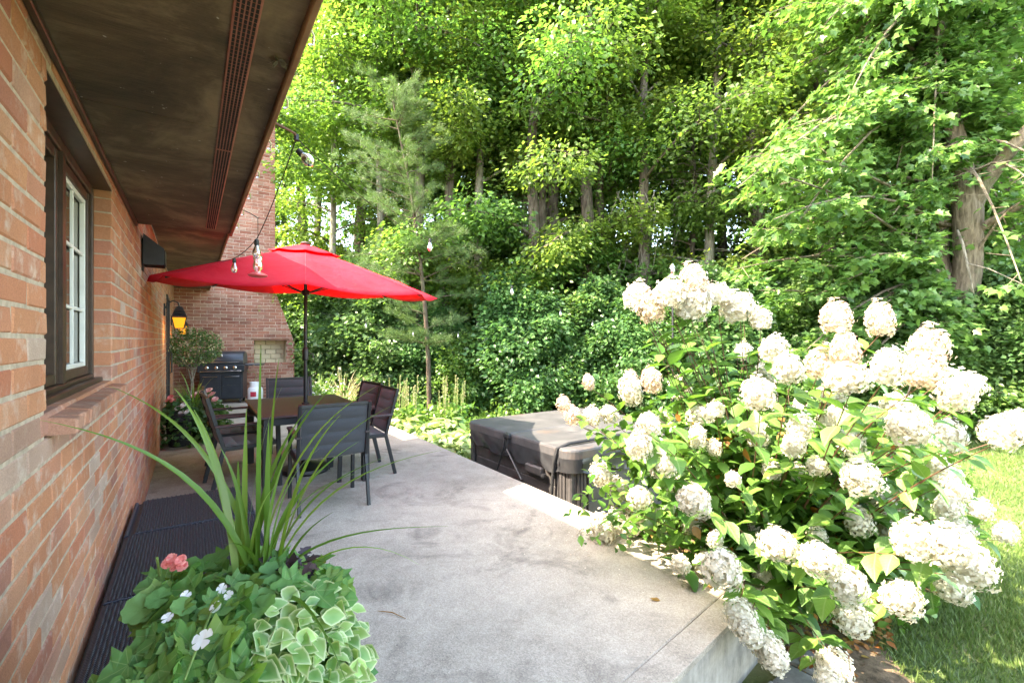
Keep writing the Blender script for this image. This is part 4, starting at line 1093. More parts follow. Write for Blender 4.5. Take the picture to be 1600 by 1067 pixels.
# young leafy trees filling the low edge
SH = [gen_tree(21, 2.6, .35, 1.25, 26, 6, 30, .105, .03, DIAMOND, M['leaf_dark'], M['bark'], 1.0, 0, 'foliage', (.16, .34)),
      gen_tree(22, 3.2, .5, 1.1, 26, 6, 32, .12, .035, DIAMOND, M['leaf_dark'], M['bark'], 1.0, 0, 'foliage', (.16, .34)),
      gen_tree(23, 2.0, .2, 1.3, 26, 6, 30, .075, .025, OVATE, M['leaf_forest'], M['bark'], .6, 0, 'foliage', (.16, .28))]
def shrub(k, p, s, lab, name='shrub', cat='shrub', group=None, sz=1):
    tm, cm = SH[k]; r = thing(name, lab, cat, p, rd.uniform(0, 6.28), group); r.scale = (s, s, s * sz)
    link('stem', tm, r); link('foliage', cm, r); return r
shr = [(455, 15.5, 1, 1.3, 'shrub half hidden right behind the chimney edge'), (585, 14.0, 0, 1.5, 'taller dark shrub between the umbrella and the pine'), (520, 13.2, 1, 1.0, 'dark shrub right of the chimney under the umbrella'), (560, 12.8, 0, 1.1, 'dark shrub right of the umbrella pole at the wood edge'),
       (610, 12.2, 1, 1.05, 'shrub below the right tip of the umbrella'), (690, 12.0, 0, .95, 'low dark shrub immediately right of the pine trunk'),
       (735, 11.6, 2, .95, 'low bright shrub behind the hot tub left corner'), (790, 11.4, 1, 1.0, 'rounded green shrub above the hot tub centre'),
       (840, 11.0, 0, 1.05, 'broad shrub with bluish leaves above the hot tub cover'), (880, 11.4, 2, 1.15, 'leafy shrub behind the right part of the hot tub'),
       (935, 11.0, 1, .95, 'shrub left of the hydrangea at the wood edge'), (985, 10.6, 0, 1.0, 'dark shrub behind the left flowers of the hydrangea'),
       (1040, 10.8, 2, 1.2, 'shrub behind the hydrangea trunkside leaves'), (1095, 10.2, 1, 1.0, 'shrub seen through the gap in the hydrangea'),
       (1150, 10.4, 0, 1.15, 'shrub behind the middle of the hydrangea'), (1215, 10.0, 2, 1.2, 'shrub behind the upper hydrangea stems'),
       (1280, 9.8, 1, .95, 'shrub below the tall straight brown trunk'), (1345, 9.6, 0, 1.1, 'shrub left of the big maple foot'),
       (1420, 9.4, 2, 1.2, 'low shrub touching the big maple trunk on its left'), (1530, 8.9, 0, 1.0, 'dense shrub right of the big maple foot'),
       (1600, 8.6, 1, .95, 'shrub at the right edge of the lawn')]
for (u, d, k, s, lab) in shr: shrub(k, gnd(u, d, -.52), s, lab)
for i in range(20):
    u = 420 + 1300 * i / 19 + rd.uniform(-25, 25); d = rd.uniform(13.5, 17) if u < 1200 else rd.uniform(11.5, 14)
    shrub(rd.choice([0, 1]), gnd(u, d, -.55), rd.uniform(1.2, 1.7), 'taller shrub in the shade inside the wood, %s' % zone(u), group='inner wood shrubs')
# far-off wood that reads as one mass
rng = np.random.default_rng(77); n = 60000
uu = rng.uniform(-600, 2300, n); dd_ = rng.uniform(36, 46, n); zz = rng.uniform(-.02, 1, n) ** 1 * 26; zz[:22000] = rng.uniform(-.5, 8, 22000)
P = np.stack([(uu - CX) / F_PX * 38 * RT[0] + dd_ * FW[0], (uu - CX) / F_PX * 38 * RT[1] + dd_ * FW[1], np.maximum(-.5, zz)], 1)
cl = np.sin(P[:, 0] * .9) * np.cos(P[:, 1] * .8 + P[:, 2] * .5) + rng.normal(0, .5, n) > -.25
cl |= P[:, 2] < 7
P = P[cl]; n = len(P)
me = scatter('distant_wood', DIAMOND, P, rand_dirs(rng, n), np.array([0, 0, 1.]) + rng.normal(0, .7, (n, 3)), rng.uniform(.4, .85, n), M['leaf_forest'])
o = link('distant_wood', me, None, 'stuff'); tag(o, 'far off leafy wood reading as one mass behind the trees', 'forest')
del o['category']; o['category'] = 'forest'

# big maple on the right
mp = gnd(1487, 9.0, -.52)
bm_ = thing('maple_tree', 'big forked maple at the right with a thick limb reaching up to the right edge', 'tree', mp)
def W(u, v, d): return at(u, v, d) - mp
b = MB(True); b.world = False
b.tube([W(1474, 720, 9.0), W(1482, 640, 9.0), W(1495, 540, 9.0), W(1512, 420, 8.95), W(1512, 330, 8.9), W(1500, 250, 8.9), W(1470, 120, 9), W(1455, -60, 9)], [.30, .24, .22, .22, .23, .17, .14, .09], 14)
b.build('trunk', M['bark_big'], bm_, True)
b = MB(); b.tube([W(1515, 335, 8.9), W(1535, 290, 8.7), W(1570, 245, 8.4), W(1605, 205, 8.1), W(1680, 120, 7.8)], [.15, .14, .115, .105, .07], 12); b.build('limb', M['bark_big'], bm_, True)
b = MB(); b.tube([W(1518, 368, 8.9), W(1550, 345, 8.6), W(1600, 318, 8.2), W(1690, 280, 7.8)], [.075, .07, .06, .04], 10); b.build('limb', M['bark_big'], bm_, True)
b = MB(); b.tube([W(1478, 700, 9.1), W(1462, 560, 9.2), W(1470, 400, 9.3), W(1466, 280, 9.3), W(1440, 150, 9.4), W(1430, -60, 9.5)], [.2, .15, .14, .14, .12, .08], 12); b.build('trunk', M['bark_big'], bm_, True)
b = MB(); b.tube([W(1496, 360, 8.6), W(1504, 380, 8.4), W(1512, 415, 8.3), W(1522, 460, 8.2)], [.02, .024, .02, .006], 6); b.tube([W(1512, 412, 8.3), W(1545, 420, 8), W(1600, 445, 7.6)], [.014, .009, .004], 6); b.build('dead_branch', M['bark_pale'], bm_, True)
# branches with drooping sprays of lobed leaves
rng = np.random.default_rng(31); C = []; O = []; b = MB(); rdm = random.Random(31)
def bough(p, q, n, spread, droop=.35):
    p = Vector(p); q = Vector(q); pts = [p.lerp(q, k / 6) + Vector((0, 0, .35 * math.sin(PI * k / 6) - droop * (k / 6) ** 2)) for k in range(7)]
    b.tube(pts, [.035 * (1 - .13 * k) for k in range(7)], 5, False)
    d = (q - p).normalized()
    for i in range(n):
        t = .25 + .75 * (i + rdm.random()) / n; k = min(5, int(t * 6)); c = pts[k].lerp(pts[k + 1], t * 6 - k)
        sv = Vector((-d.y, d.x, 0)) * rdm.uniform(-1, 1) * spread * (1.1 - .5 * t); e = c + sv + Vector((0, 0, rdm.uniform(-.25, .1)))
        b.tube([c, e], [.008, .003], 4, False); C.append(tuple(e)); O.append(tuple((d * .6 + sv).normalized()))
        C.append(tuple(c.lerp(e, .5))); O.append(tuple(d))
for k in range(74):
    lvl = rdm.random(); u0, v0 = rdm.choice([(1500, 300), (1470, 350), (1460, 150), (1500, 450), (1450, 0), (1480, 230)])
    p = W(u0, v0, 9.1); u1 = rdm.uniform(1130, 1700); v1 = v0 + rdm.uniform(-200, 230) + 60 * (u1 < 1250)
    if u1 < 1230 and v1 > 420: v1 = rdm.uniform(200, 420)
    dd2 = rdm.uniform(6.6, 9.4) if k % 3 else rdm.uniform(9, 11)
    if abs(u1 - 1510) < 75 and 250 < v1 < 480: dd2 = 10.2
    bough(p, W(u1, v1, dd2), 9, .85)
for k in range(46):                                    # upper boughs over the trunks behind
    u1 = rdm.uniform(1170, 1660); v1 = rdm.uniform(-60, 260); bough(W(1470, rdm.uniform(0, 250), 9.3), W(u1, v1, rdm.uniform(7.6, 10.4)), 8, .9)
for k in range(26):                                    # low boughs sweeping to the ground on the right
    u1 = rdm.uniform(1180, 1680); v1 = rdm.uniform(430, 640); d1 = rdm.uniform(7.9, 9.6)
    if abs(u1 - 1500) < 70: d1 = 9.9
    bough(W(1490, rdm.uniform(380, 560), 9.2), W(u1, v1, d1), 8, .7, .2)
C = np.array(C); O = np.array(O)
P, A, N, S = spray_leaves(rng, C, O, 17, rng.uniform(.2, .42, len(C)), .135, .45, .45)
# keep the fork of the trunk readable
Pw = P + np.array(mp); dep = Pw[:, 0] * FW[0] + Pw[:, 1] * FW[1]; uu = CX + (Pw[:, 0] * RT[0] + Pw[:, 1] * RT[1]) / dep * F_PX; vv = HY + (EYE - Pw[:, 2]) / dep * F_PX
keep = ~((uu > 1478) & (uu < 1600) & (vv > 215) & (vv < 440) & (dep < 8.8) & (rng.random(len(P)) < .88) & ((vv - 215) > (uu - 1600) * -.9 - 40))
P, A, N, S = P[keep], A[keep], N[keep], S[keep]
b.build('branches', M['bark_big'], bm_, True)
me = scatter('crown', MAPLE, P, A, N, S, M['leaf_maple']); link('crown', me, bm_)

# overhanging bare twigs and vines in the middle
bt = thing('bare_tree', 'dead tree with bare pale twigs hanging in front of dark leaves at centre right', 'tree', gnd(1075, 13.2, -.55))
o0 = Vector(bt.location); rd2 = random.Random(9)
b = MB(); b.tube([at(1075, 640, 13.2) - o0, at(1078, 450, 13.2) - o0, at(1086, 300, 13.2) - o0, at(1080, 180, 13.3) - o0], [.11, .09, .07, .03], 9); b.build('trunk', M['bark'], bt, True)
b = MB()
for k in range(42):
    s_ = at(rd2.uniform(1070, 1092), rd2.uniform(180, 420), 13.1); a = rd2.uniform(0, 6.28); d = Vector((math.cos(a), math.sin(a), rd2.uniform(-.2, .5))).normalized(); pts = [s_ - o0]
    for q in range(6): pts.append(pts[-1] + d * rd2.uniform(.18, .4)); d = (d + Vector((rd2.uniform(-.4, .4), rd2.uniform(-.4, .4), rd2.uniform(-.55, .1)))).normalized()
    b.tube(pts, [.022, .018, .014, .011, .008, .006, .004], 5, False)
b.build('twigs', M['bark_pale'], bt)
for (u, d, l) in ((975, 12.4, 'left'), (1010, 12.2, 'right')):
    b = MB(); o0 = gnd(u, d, -.5)
    for k in range(4):
        x = u + rd2.uniform(-14, 14); b.tube([at(x + 20 * math.sin(q * .8 + k), 300 + q * 38, d) - o0 for q in range(8)], .011, 5, False)
    o = b.build('hanging_vine', M['bark_pale'], None); o.location = o0
    tag(o, 'thin bare vines hanging beside dark leaves, %s bundle of the two' % l, 'vine')

# soft pine
pp_ = gnd(668, 10.6, -.52)
pn = thing('pine_tree', 'soft needled young white pine with thin trunk right of the umbrella', 'pine tree', pp_)
b = MB(); pts = [at(u, v, 10.6) - pp_ for u, v in ((671, 640), (669, 560), (664, 480), (655, 390), (642, 300), (625, 215), (612, 150))]
b.tube(pts, [.058, .052, .046, .038, .03, .02, .01], 9); b.build('trunk', M['bark_pine'], pn, True)
b = MB(); C = []; D = []; rp = random.Random(4)
for k in range(74):
    t = rp.uniform(.12, 1) ** .8; q = t * 6; i = min(5, int(q)); p = pts[i].lerp(pts[i + 1], q - i); a = k * 2.4; el = R(rp.uniform(5, 35)); L = (1.55 - 1.0 * t) * rp.uniform(.6, 1.1) + .2
    if math.cos(a - 2.55) > .2: L *= 1.45
    if t < .35: L *= .55
    d = Vector((math.cos(a) * math.cos(el), math.sin(a) * math.cos(el), math.sin(el) * .8)); q0 = p; br_ = [p]
    for s in range(6): br_.append(br_[-1] + d * L / 6); d.z += rp.uniform(-.06, .08); d.normalize()
    b.tube(br_, [.016, .013, .010, .008, .006, .004, .003], 4, False)
    for s in range(2, 7):
        for z_ in range(4):
            e = br_[s] + Vector((rp.uniform(-.16, .16), rp.uniform(-.16, .16), rp.uniform(-.05, .08))); C.append(tuple(e)); D.append(tuple((d + Vector((rp.uniform(-.5, .5), rp.uniform(-.5, .5), rp.uniform(-.1, .5)))).normalized()))
b.build('branches', M['bark_pine'], pn)
C = np.array(C); D = np.array(D); per = 44; n = len(C) * per; rng = np.random.default_rng(8)
A = np.repeat(D, per, 0) + rng.normal(0, .55, (n, 3)); P = np.repeat(C, per, 0) + rng.normal(0, .025, (n, 3))
NB = ([(-.018, 0, 0), (.018, 0, 0), (0, 1, 0)], [(0, 1, 2)])
me = scatter('needles', NB, P, A, rand_dirs(rng, n), rng.uniform(.10, .17, n), M['needle']); link('needles', me, pn)

# garden plants between the patio and the wood
def blades(name, label, cat, p, n, h, wd, m, spread=.5, seed=1, z=0, group=None, sh=None):
    rg = np.random.default_rng(seed); r = thing(name, label, cat, p, 0, group)
    b = MB()
    for k in range(n):
        a = rg.uniform(0, 6.28); L = h * rg.uniform(.6, 1.1); out = spread * L * rg.uniform(.25, 1.15); w_ = wd * rg.uniform(.7, 1.2)
        d = Vector((math.cos(a), math.sin(a), 0)); s = Vector((-d.y, d.x, 0)); base = d * rg.uniform(0, .05)
        seg = 6; i0 = len(b.v)
        for q in range(seg + 1):
            t = q / seg; c = base + d * out * t ** 1.7 + Vector((0, 0, L * (t - .38 * t ** 3 * out / L * 1.2))); ww = w_ * (1 - t ** 3) * (.6 + .4 * min(1, t * 5)) / 2 + .0008
            b.v += [tuple(c - s * ww + Vector((0, 0, .15 * ww))), tuple(c + s * ww + Vector((0, 0, .15 * ww)))]
        for q in range(seg): b.f.append((i0 + 2 * q, i0 + 2 * q + 1, i0 + 2 * q + 3, i0 + 2 * q + 2))
    b.build('leaves', m, r, True); return r
blades('yucca_plant', 'spiky light green yucca between the umbrella pole and the chimney', 'plant', gnd(497, 9.9, -.45), 40, 1.25, .05, M['leaf_hosta'], .6, 3)
blades('ornamental_grass', 'brownish drooping grass clump right of the spiky yucca', 'grass clump', gnd(535, 10.6, -.45), 90, 1.35, .016, M['straw'], .7, 4)
# hosta clumps along the kerb
HOSTA = OVATE
hl = ['hosta clump nearest the hot tub corner', 'second hosta clump from the hot tub, against the kerb', 'pale hosta clump halfway along the kerb', 'hosta clump behind the right hand chairs',
      'hosta clump at the far end of the kerb', 'hosta clump behind the kerb in front of the little lawn', 'leafy clump on the lawn side of the hostas']
for i, (u, v, d, s) in enumerate(((712, 690, 6.7, .9), (688, 676, 7.3, 1), (660, 668, 8.0, 1), (632, 655, 8.6, 1.0), (605, 645, 9.2, 1), (735, 668, 7.9, .8), (700, 655, 8.9, .9))):
    rg = np.random.default_rng(40 + i); q = at(u, HY, d); q.z = -.46; r = thing('hosta_plant', hl[i], 'hosta', q, 0, 'pale hostas along the patio kerb')
    n = 170; a = rg.uniform(0, 6.28, n); rr = np.sqrt(rg.uniform(0, 1, n)) * .42 * s
    P = np.stack([rr * np.cos(a), rr * np.sin(a), .38 * s * (1 - (rr / .5) ** 2) + rg.uniform(-.08, .05, n)], 1)
    A = np.stack([np.cos(a), np.sin(a), -.25 + rg.normal(0, .3, n)], 1) + rg.normal(0, .3, (n, 3)); N = np.array([0, 0, 1.]) + rg.normal(0, .35, (n, 3))
    link('leaves', scatter('leaves', HOSTA, P, A, N, rg.uniform(.13, .24, n) * s, M['leaf_hosta'], None, True), r)
    b = MB()
    for k in range(12): x = random.uniform(-.2, .2); y = random.uniform(-.2, .2); b.tube([(x * .3, y * .3, 0), (x, y, .34 * s)], .005, 4)
    b.build('stalks', M['twig_green'], r)
# tall flower spikes
for i, (u, v, d, l) in enumerate(((622, 600, 9.3, 'tallest leftmost dried flower spikes behind the chairs'), (645, 608, 9.1, 'dried flower spikes right of the tallest ones'), (695, 610, 9.2, 'thin dry spikes left of the hot tub'), (717, 603, 9.4, 'pair of tall thin spikes beside the hot tub corner'), (560, 600, 9.4, 'flower spikes left of the right hand chairs'))):
    q = at(u, HY, d); q.z = -.48; r = thing('flower_spikes', l, 'plant', q); b = MB(); f_ = MB(); rr = random.Random(i)
    for k in range(9):
        x, y = rr.uniform(-.18, .18), rr.uniform(-.18, .18); h = rr.uniform(.75, 1.2); b.tube([(x * .5, y * .5, 0), (x, y, h)], .006, 4)
        for j in range(16):
            a = rr.uniform(0, 6.28); z = h - j * .022; f_.add([(x, y, z), (x + .022 * math.cos(a), y + .022 * math.sin(a), z + .01), (x + .012 * math.cos(a + 1), y + .012 * math.sin(a + 1), z + .022)], [(0, 1, 2)])
            f_.add([(x, y, z), (x + .022 * math.cos(a + 2.6), y + .022 * math.sin(a + 2.6), z + .004), (x + .014 * math.cos(a + 3.4), y + .014 * math.sin(a + 3.4), z + .02)], [(0, 1, 2)])
    b.build('stalks', M['twig_green'], r); f_.build('seed_heads', M['straw'], r, kind='stuff')
    n = 160; rg = np.random.default_rng(i); P = rg.normal(0, .16, (n, 3)); P[:, 2] = rg.uniform(.05, .6, n)
    link('leaves', scatter('leaves', DIAMOND, P, rand_dirs(rg, n) + np.array([0, 0, .4]), rand_dirs(rg, n) + np.array([0, 0, 1.]), rg.uniform(.08, .15, n), M['leaf_forest']), r)
# ground cover along the wood edge
rg = np.random.default_rng(66); n = 26000
uu = rg.uniform(420, 1750, n); dd_ = np.where(uu < 1050, rg.uniform(9.6, 12.5, n), rg.uniform(8.6, 10.5, n))
dd_ = dd_ + .25 * np.sin(uu * .03)
a_ = (uu - CX) / F_PX * dd_
P = np.stack([a_ * RT[0] + dd_ * FW[0], a_ * RT[1] + dd_ * FW[1], -.52 + np.abs(rg.normal(0, .16, n)) * (1 + .6 * np.sin(uu * .05))], 1)
m_k = ~((P[:, 0] < 2.9) & (P[:, 1] < 14.2)); P = P[m_k]; n = len(P)
me = scatter('ground_cover', DIAMOND, P, rand_dirs(rg, n) + np.array([0, 0, .1]), np.array([0, 0, 1.]) + rg.normal(0, .5, (n, 3)), rg.uniform(.07, .13, n), M['leaf_forest'])
o = link('ground_cover', me, None, 'stuff'); tag(o, 'low leafy ground cover along the foot of the wood', 'ground cover')

# lawn grass
rg = np.random.default_rng(12); n = 330000
uu = rg.uniform(560, 1750, n); dd_ = 1.75 * (9.6 / 1.75) ** rg.uniform(0, 1, n) ** .8
a_ = (uu - CX) / F_PX * dd_; X = a_ * RT[0] + dd_ * FW[0]; Y = a_ * RT[1] + dd_ * FW[1]
k = (X > 2.75) | (Y < fy(2) - .15)
k &= ~((X > 2.9) & (X < 5.2) & (Y > 3.3) & (Y < 5.5)) & ~((X < 3.85) & (Y < 3.0) & (Y > 1.35)) & ~((X < 3.0 + .1 * np.sin(Y * 9)) & (Y <= 1.35) & (Y > .3))  & ~((X < 3.25) & (Y > 2.5))
dn = np.sin(X * 2.1 + 1.3 * np.sin(Y * 1.7)) * np.cos(Y * 1.9 + X * .6); k &= (rg.random(n) < .62 + .38 * dn)
X, Y = X[k], Y[k]; n = len(X); Z = -.38 - .12 * np.clip((np.hypot(X, Y) - 2.5) / 5, 0, 1) + .012 * np.sin(X * 3.1) * np.cos(Y * 2.3)
P = np.stack([X, Y, Z - .004], 1); A = rg.normal(0, .45, (n, 3)); A[:, 2] = 1
GB = ([(-.075, 0, 0), (.075, 0, 0), (0, 1, .15)], [(0, 1, 2)])
me = scatter('grass', GB, P, A, rand_dirs(rg, n), rg.uniform(.028, .062, n) * (.8 + .2 * np.hypot(X, Y) / 3), M['grassb'])
o = link('grass', me, None, 'stuff'); tag(o, 'short green lawn grass growing right of the hydrangea', 'grass')

# ---------------------------------------------------------------- hydrangea
ROOT = Vector((3.45, 1.75, -.42))
hy = thing('hydrangea_bush', 'large white flowering hydrangea leaning over the patio corner at the right', 'hydrangea', ROOT)
heads = [(995, 465, 50, 0), (1018, 482, 52, 1), (1046, 460, 58, 0), (1085, 440, 52, 1), (1082, 474, 66, 0), (1118, 462, 50, 0), (1152, 482, 58, 0), (1188, 500, 36, 0),
 (1306, 498, 50, 1), (1375, 502, 50, 1), (1208, 546, 48, 0), (1232, 577, 55, 0), (1198, 585, 42, 0), (1185, 618, 58, 0), (1162, 550, 32, 0), (1322, 550, 52, 1), (1283, 570, 50, 1), (1322, 592, 66, 0),
 (1300, 618, 46, 0), (1450, 546, 62, 1), (1387, 577, 68, 0), (1442, 581, 64, 1), (1402, 632, 48, 0), (1492, 614, 70, 0), (1518, 602, 38, 0), (920, 598, 22, 1), (986, 613, 44, 0),
 (1018, 596, 36, 1), (987, 592, 25, 1), (1062, 608, 40, 0), (881, 632, 26, 1), (895, 650, 30, 1), (925, 652, 36, 0), (953, 648, 34, 0), (1418, 668, 74, 0), (1480, 682, 56, 0), (1562, 676, 72, 0),
 (1594, 664, 44, 0), (1326, 694, 50, 0), (1255, 640, 38, 0), (1000, 697, 50, 0), (1060, 676, 38, 0), (1040, 655, 30, 0), (1155, 700, 36, 0), (940, 742, 38, 0), (968, 765, 38, 0), (1000, 778, 48, 0), (996, 803, 44, 0),
 (1085, 782, 64, 0), (1112, 800, 46, 0), (1046, 808, 36, 0), (1176, 762, 36, 0), (1254, 758, 40, 0), (1258, 792, 28, 0), (1345, 748, 62, 0), (1368, 772, 46, 0), (1435, 790, 38, 0), (1300, 742, 28, 0),
 (1170, 828, 44, 0), (1215, 850, 66, 0), (1242, 858, 46, 0), (1280, 875, 74, 0), (1232, 892, 40, 0), (1128, 888, 76, 0), (1100, 878, 44, 0), (1062, 882, 34, 0), (1328, 915, 74, 0), (1408, 935, 80, 0),
 (1332, 965, 58, 0), (1290, 950, 26, 0), (1372, 962, 38, 0), (1428, 845, 82, 0), (1480, 852, 86, 0), (1512, 884, 84, 0), (1490, 918, 58, 0), (1396, 832, 48, 0), (1530, 796, 40, 0), (1570, 832, 36, 0),
 (914, 850, 44, 0), (942, 830, 48, 0), (966, 816, 44, 0), (985, 822, 36, 0), (1158, 963, 54, 0), (1172, 988, 46, 0), (1206, 1020, 56, 0), (1190, 1003, 42, 0), (1304, 1040, 62, 0), (1296, 1066, 50, 0), (1478, 772, 40, 0), (1120, 690, 34, 0), (1230, 700, 30, 0)]
rq = random.Random(21); NH = len(heads)
for k in range(40):
    u_ = rq.uniform(1000, 1500); v_ = rq.uniform(640, 900)
    if abs(u_ - 1230) < 330 - abs(v_ - 790) * .7: heads.append((u_, v_, rq.uniform(26, 46), 0))
def head_mesh(seed, m, cone):
    rg = np.random.default_rng(seed); n = 430; P = []; Nn = []
    # layered panicle: golden points on an egg, tapering upwards
    i = np.arange(n) + .5; ph = np.arccos(1 - 1.75 * i / n); th = i * 2.39996
    prof = .5 * np.sin(ph) ** .8
    x = prof * np.cos(th) * (1 + rg.normal(0, .09, n)); y = prof * np.sin(th) * (1 + rg.normal(0, .09, n)); z = (np.cos(ph) * .5 + .10 * (x * x + y * y < .03)) * cone + rg.normal(0, .03, n)
    s = 1 + .10 * np.sin(th * 3) + .13 * np.sin(x * 14 + seed) * np.sin(z * 13 + y * 12) ; s = s * rg.uniform(.80, 1.04, n); P = np.stack([x * s, y * s, z * (.6 + .4 * s)], 1); N = nrm(P * np.array([1, 1, .8])) + rg.normal(0, .28, (n, 3))
    tv = [(0, 0, 0)]; tf = []
    for k in range(4):
        a = k * PI / 2; c, s_ = math.cos(a), math.sin(a)
        q = len(tv)
        tv += [(c * .30 - s_ * .26, s_ * .30 + c * .26, .05), (c * .62 + 0, s_ * .62, .10), (c * .30 + s_ * .26, s_ * .30 - c * .26, .05)]
        tf.append((0, q + 2, q + 1, q))
    A = np.cross(N, rand_dirs(rg, n)); S = rg.uniform(.105, .155, n)
    return scatter('flower_head', (tv, tf), P, A, N, S, m)
HM = [[head_mesh(s, M['petal'], cn) for s, cn in ((1, 1.1), (2, 1.35), (3, .95), (6, 1.2))], [head_mesh(s, M['petal_pink'], 1.45) for s in (4, 5)]]
core = bpy.data.meshes.new('flower_core'); b = MB(); b.lathe([(.05, -.38), (.24, -.22), (.345, 0), (.30, .22), (.12, .40), (.02, .46)], 10)
core.from_pydata(b.v, [], b.f); core.materials.append(M['petal']); core.update()
stems = MB(); LP = []; LA = []; LN = []; LS = []; rh = random.Random(2); rg = np.random.default_rng(3)
def add_leaf(p, a, n, s): LP.append(tuple(p)); LA.append(tuple(a)); LN.append(tuple(n)); LS.append(s)
def stem_to(q, r0, leaves=5, start=None):
    s = start if start else Vector((rh.uniform(-.22, .22), rh.uniform(-.22, .22), 0)); d = q - s
    m1 = s.lerp(q, .4) + Vector((0, 0, .20 * d.length * .5)) ; m2 = s.lerp(q, .75) + Vector((rh.uniform(-.05, .05), rh.uniform(-.05, .05), .12 * d.length * .5))
    pts = []
    for k in range(11):
        t = k / 10; pts.append(s * (1 - t) ** 3 + m1 * 3 * t * (1 - t) ** 2 + m2 * 3 * t * t * (1 - t) + q * t ** 3)
    stems.tube(pts, [r0 * (1 - .07 * k) for k in range(11)], 5, False)
    for k in range(leaves):
        t = .35 + .63 * (k + rh.random() * .3) / leaves; i = min(9, int(t * 10)); c = pts[i].lerp(pts[i + 1], t * 10 - i); ax = (pts[i + 1] - pts[i]).normalized()
        sd_ = ax.cross(Vector((rh.uniform(-1, 1), rh.uniform(-1, 1), 1)).normalized()).normalized()
        for g_ in (1, -1):
            a = (sd_ * g_ + ax * .45 + Vector((0, 0, rh.uniform(-.5, .15)))).normalized(); add_leaf(c, a, Vector((rh.uniform(-.35, .35), rh.uniform(-.35, .35), 1)), rh.uniform(.085, .145))
    return pts
for i, (u, v, wpx, pk) in enumerate(heads):
    d = min(3.55, max(2.05, .185 * F_PX / wpx))
    if v < 640 and u < 1000: d = 3.35
    if u < 1000 and v > 700: d = 3.35
    if 990 < u < 1200 and v < 520: d = 2.95
    if u > 1180 and v > 990: d = 2.2
    if u < 1210 and v > 940: d = 2.12
    if i >= NH: d = rh.uniform(2.45, 2.95)
    d += rh.uniform(-.08, .08)
    p = at(u, v, d) - ROOT; s = wpx * d / F_PX * (.80 if wpx < 70 else .70)
    up_ = (p * .25 + Vector((0, 0, 1)) + Vector((rh.uniform(-.4, .4), rh.uniform(-.4, .4), 0))).normalized()
    if p.z < .3: up_ = (Vector((p.x, p.y, .2))).normalized()
    if v > 940: up_ = Vector((-.4, -.5, -.35)).normalized()
    q = Vector((0, 0, 1)).rotation_difference(up_).to_euler()
    o = link('flower_head', rh.choice(HM[pk]), hy, loc=p, rot=q, scale=(s * rh.uniform(.88, 1.1), s * rh.uniform(.88, 1.1), s * rh.uniform(.85, 1.12)))
    c = link('flower_core', core, o, scale=.97)
    base = p - up_ * s * .45
    if v > 700 and u < 1060: stem_to(base, .007, 4, Vector((-.45, .35, .2)))
    else: stem_to(base, .0065, 7)
# extra leafy side shoots filling the bush
for i in range(165):
    u = rh.uniform(930, 1560); v = rh.uniform(590, 960); d = rh.uniform(2.5, 3.7)
    if u < 1050 and (v < 640 or v > 860): continue
    if u > 1400 and v > 930: continue
    p = at(u, v, d) - ROOT
    if p.z < .02 or (p.x + ROOT.x < PX + .05 and p.z + ROOT.z < .08): continue
    stem_to(p, .005, 6)
for i in range(26):
    p = at(rh.uniform(1010, 1175), rh.uniform(500, 610), rh.uniform(2.8, 3.2)) - ROOT; stem_to(p, .005, 4)
stems.build('stems', M['twig'], hy, True)
LP = np.array(LP); LA = np.array(LA); LN = np.array(LN); LS = np.array(LS); order = np.argsort(((LP + np.array(ROOT)) @ np.array([FW[0], FW[1], 0])))
# largest-looking leaves are parts of their own, the rest one part
lms = []
for k in range(4):
    tv = np.array(OVATE[0]); tv[:, 2] += -.10 * tv[:, 1] ** 2 * k / 2; tv[:, 0] *= .9 + .08 * k
    lms.append(scatter('leaf', (tv, OVATE[1]), np.zeros((1, 3)), np.array([[0, 1., 0]]), np.array([[0, 0, 1.]]), np.array([1.]), M['leaf_hyd_v'], None, True))
def basis(a, n):
    a = Vector(a).normalized(); s = a.cross(Vector(n)).normalized(); n2 = s.cross(a)
    return Matrix(((s.x, a.x, n2.x), (s.y, a.y, n2.y), (s.z, a.z, n2.z))).to_euler()
lm_old = scatter('leaf', OVATE, np.zeros((1, 3)), np.array([[0, 1., 0]]), np.array([[0, 0, 1.]]), np.array([1.]), M['leaf_old'], None, True)
for j, i in enumerate(order[:298]):
    o = link('leaf', lms[j % 4], hy, loc=LP[i], rot=basis(LA[i], LN[i]), scale=float(LS[i]))
r_ = order[298:]
link('leaves', scatter('leaves', OVATE, LP[r_], LA[r_], LN[r_], LS[r_], M['leaf_hydrangea'], None, True), hy, 'stuff')
n = 190; P = []; 
for k in range(n):
    P.append(at(rh.uniform(1060, 1400), rh.uniform(640, 960), rh.uniform(2.7, 3.4)) - ROOT)
P = np.array([tuple(p) for p in P]); link('withered_leaves', scatter('withered_leaves', OVATE, P, rand_dirs(rg, n) + np.array([0, 0, -.5]), rand_dirs(rg, n), rg.uniform(.05, .09, n), M['leaf_old'], None, True), hy, 'stuff')
# lower filler: small leaves in the body of the bush
n = 5200; P = []
while len(P) < n:
    u = rh.gauss(1230, 150); v = rh.uniform(640, 985); d = rh.uniform(2.75, 3.9); p = at(u, v, d) - ROOT
    if p.z < .03 or (p.x + ROOT.x < PX + .04 and p.z + ROOT.z < .1): continue
    if abs(u - 1215) > 330 - abs(v - 800) * .5: continue
    P.append(tuple(p))
P = np.array(P); A = rand_dirs(rg, n) + np.array([0, 0, -.1]); link('inner_leaves', scatter('inner_leaves', OVATE, P, A, np.array([0, 0, 1.]) + rg.normal(0, .5, (n, 3)), rg.uniform(.045, .085, n), M['leaf_hydrangea'], None, True), hy, 'stuff')

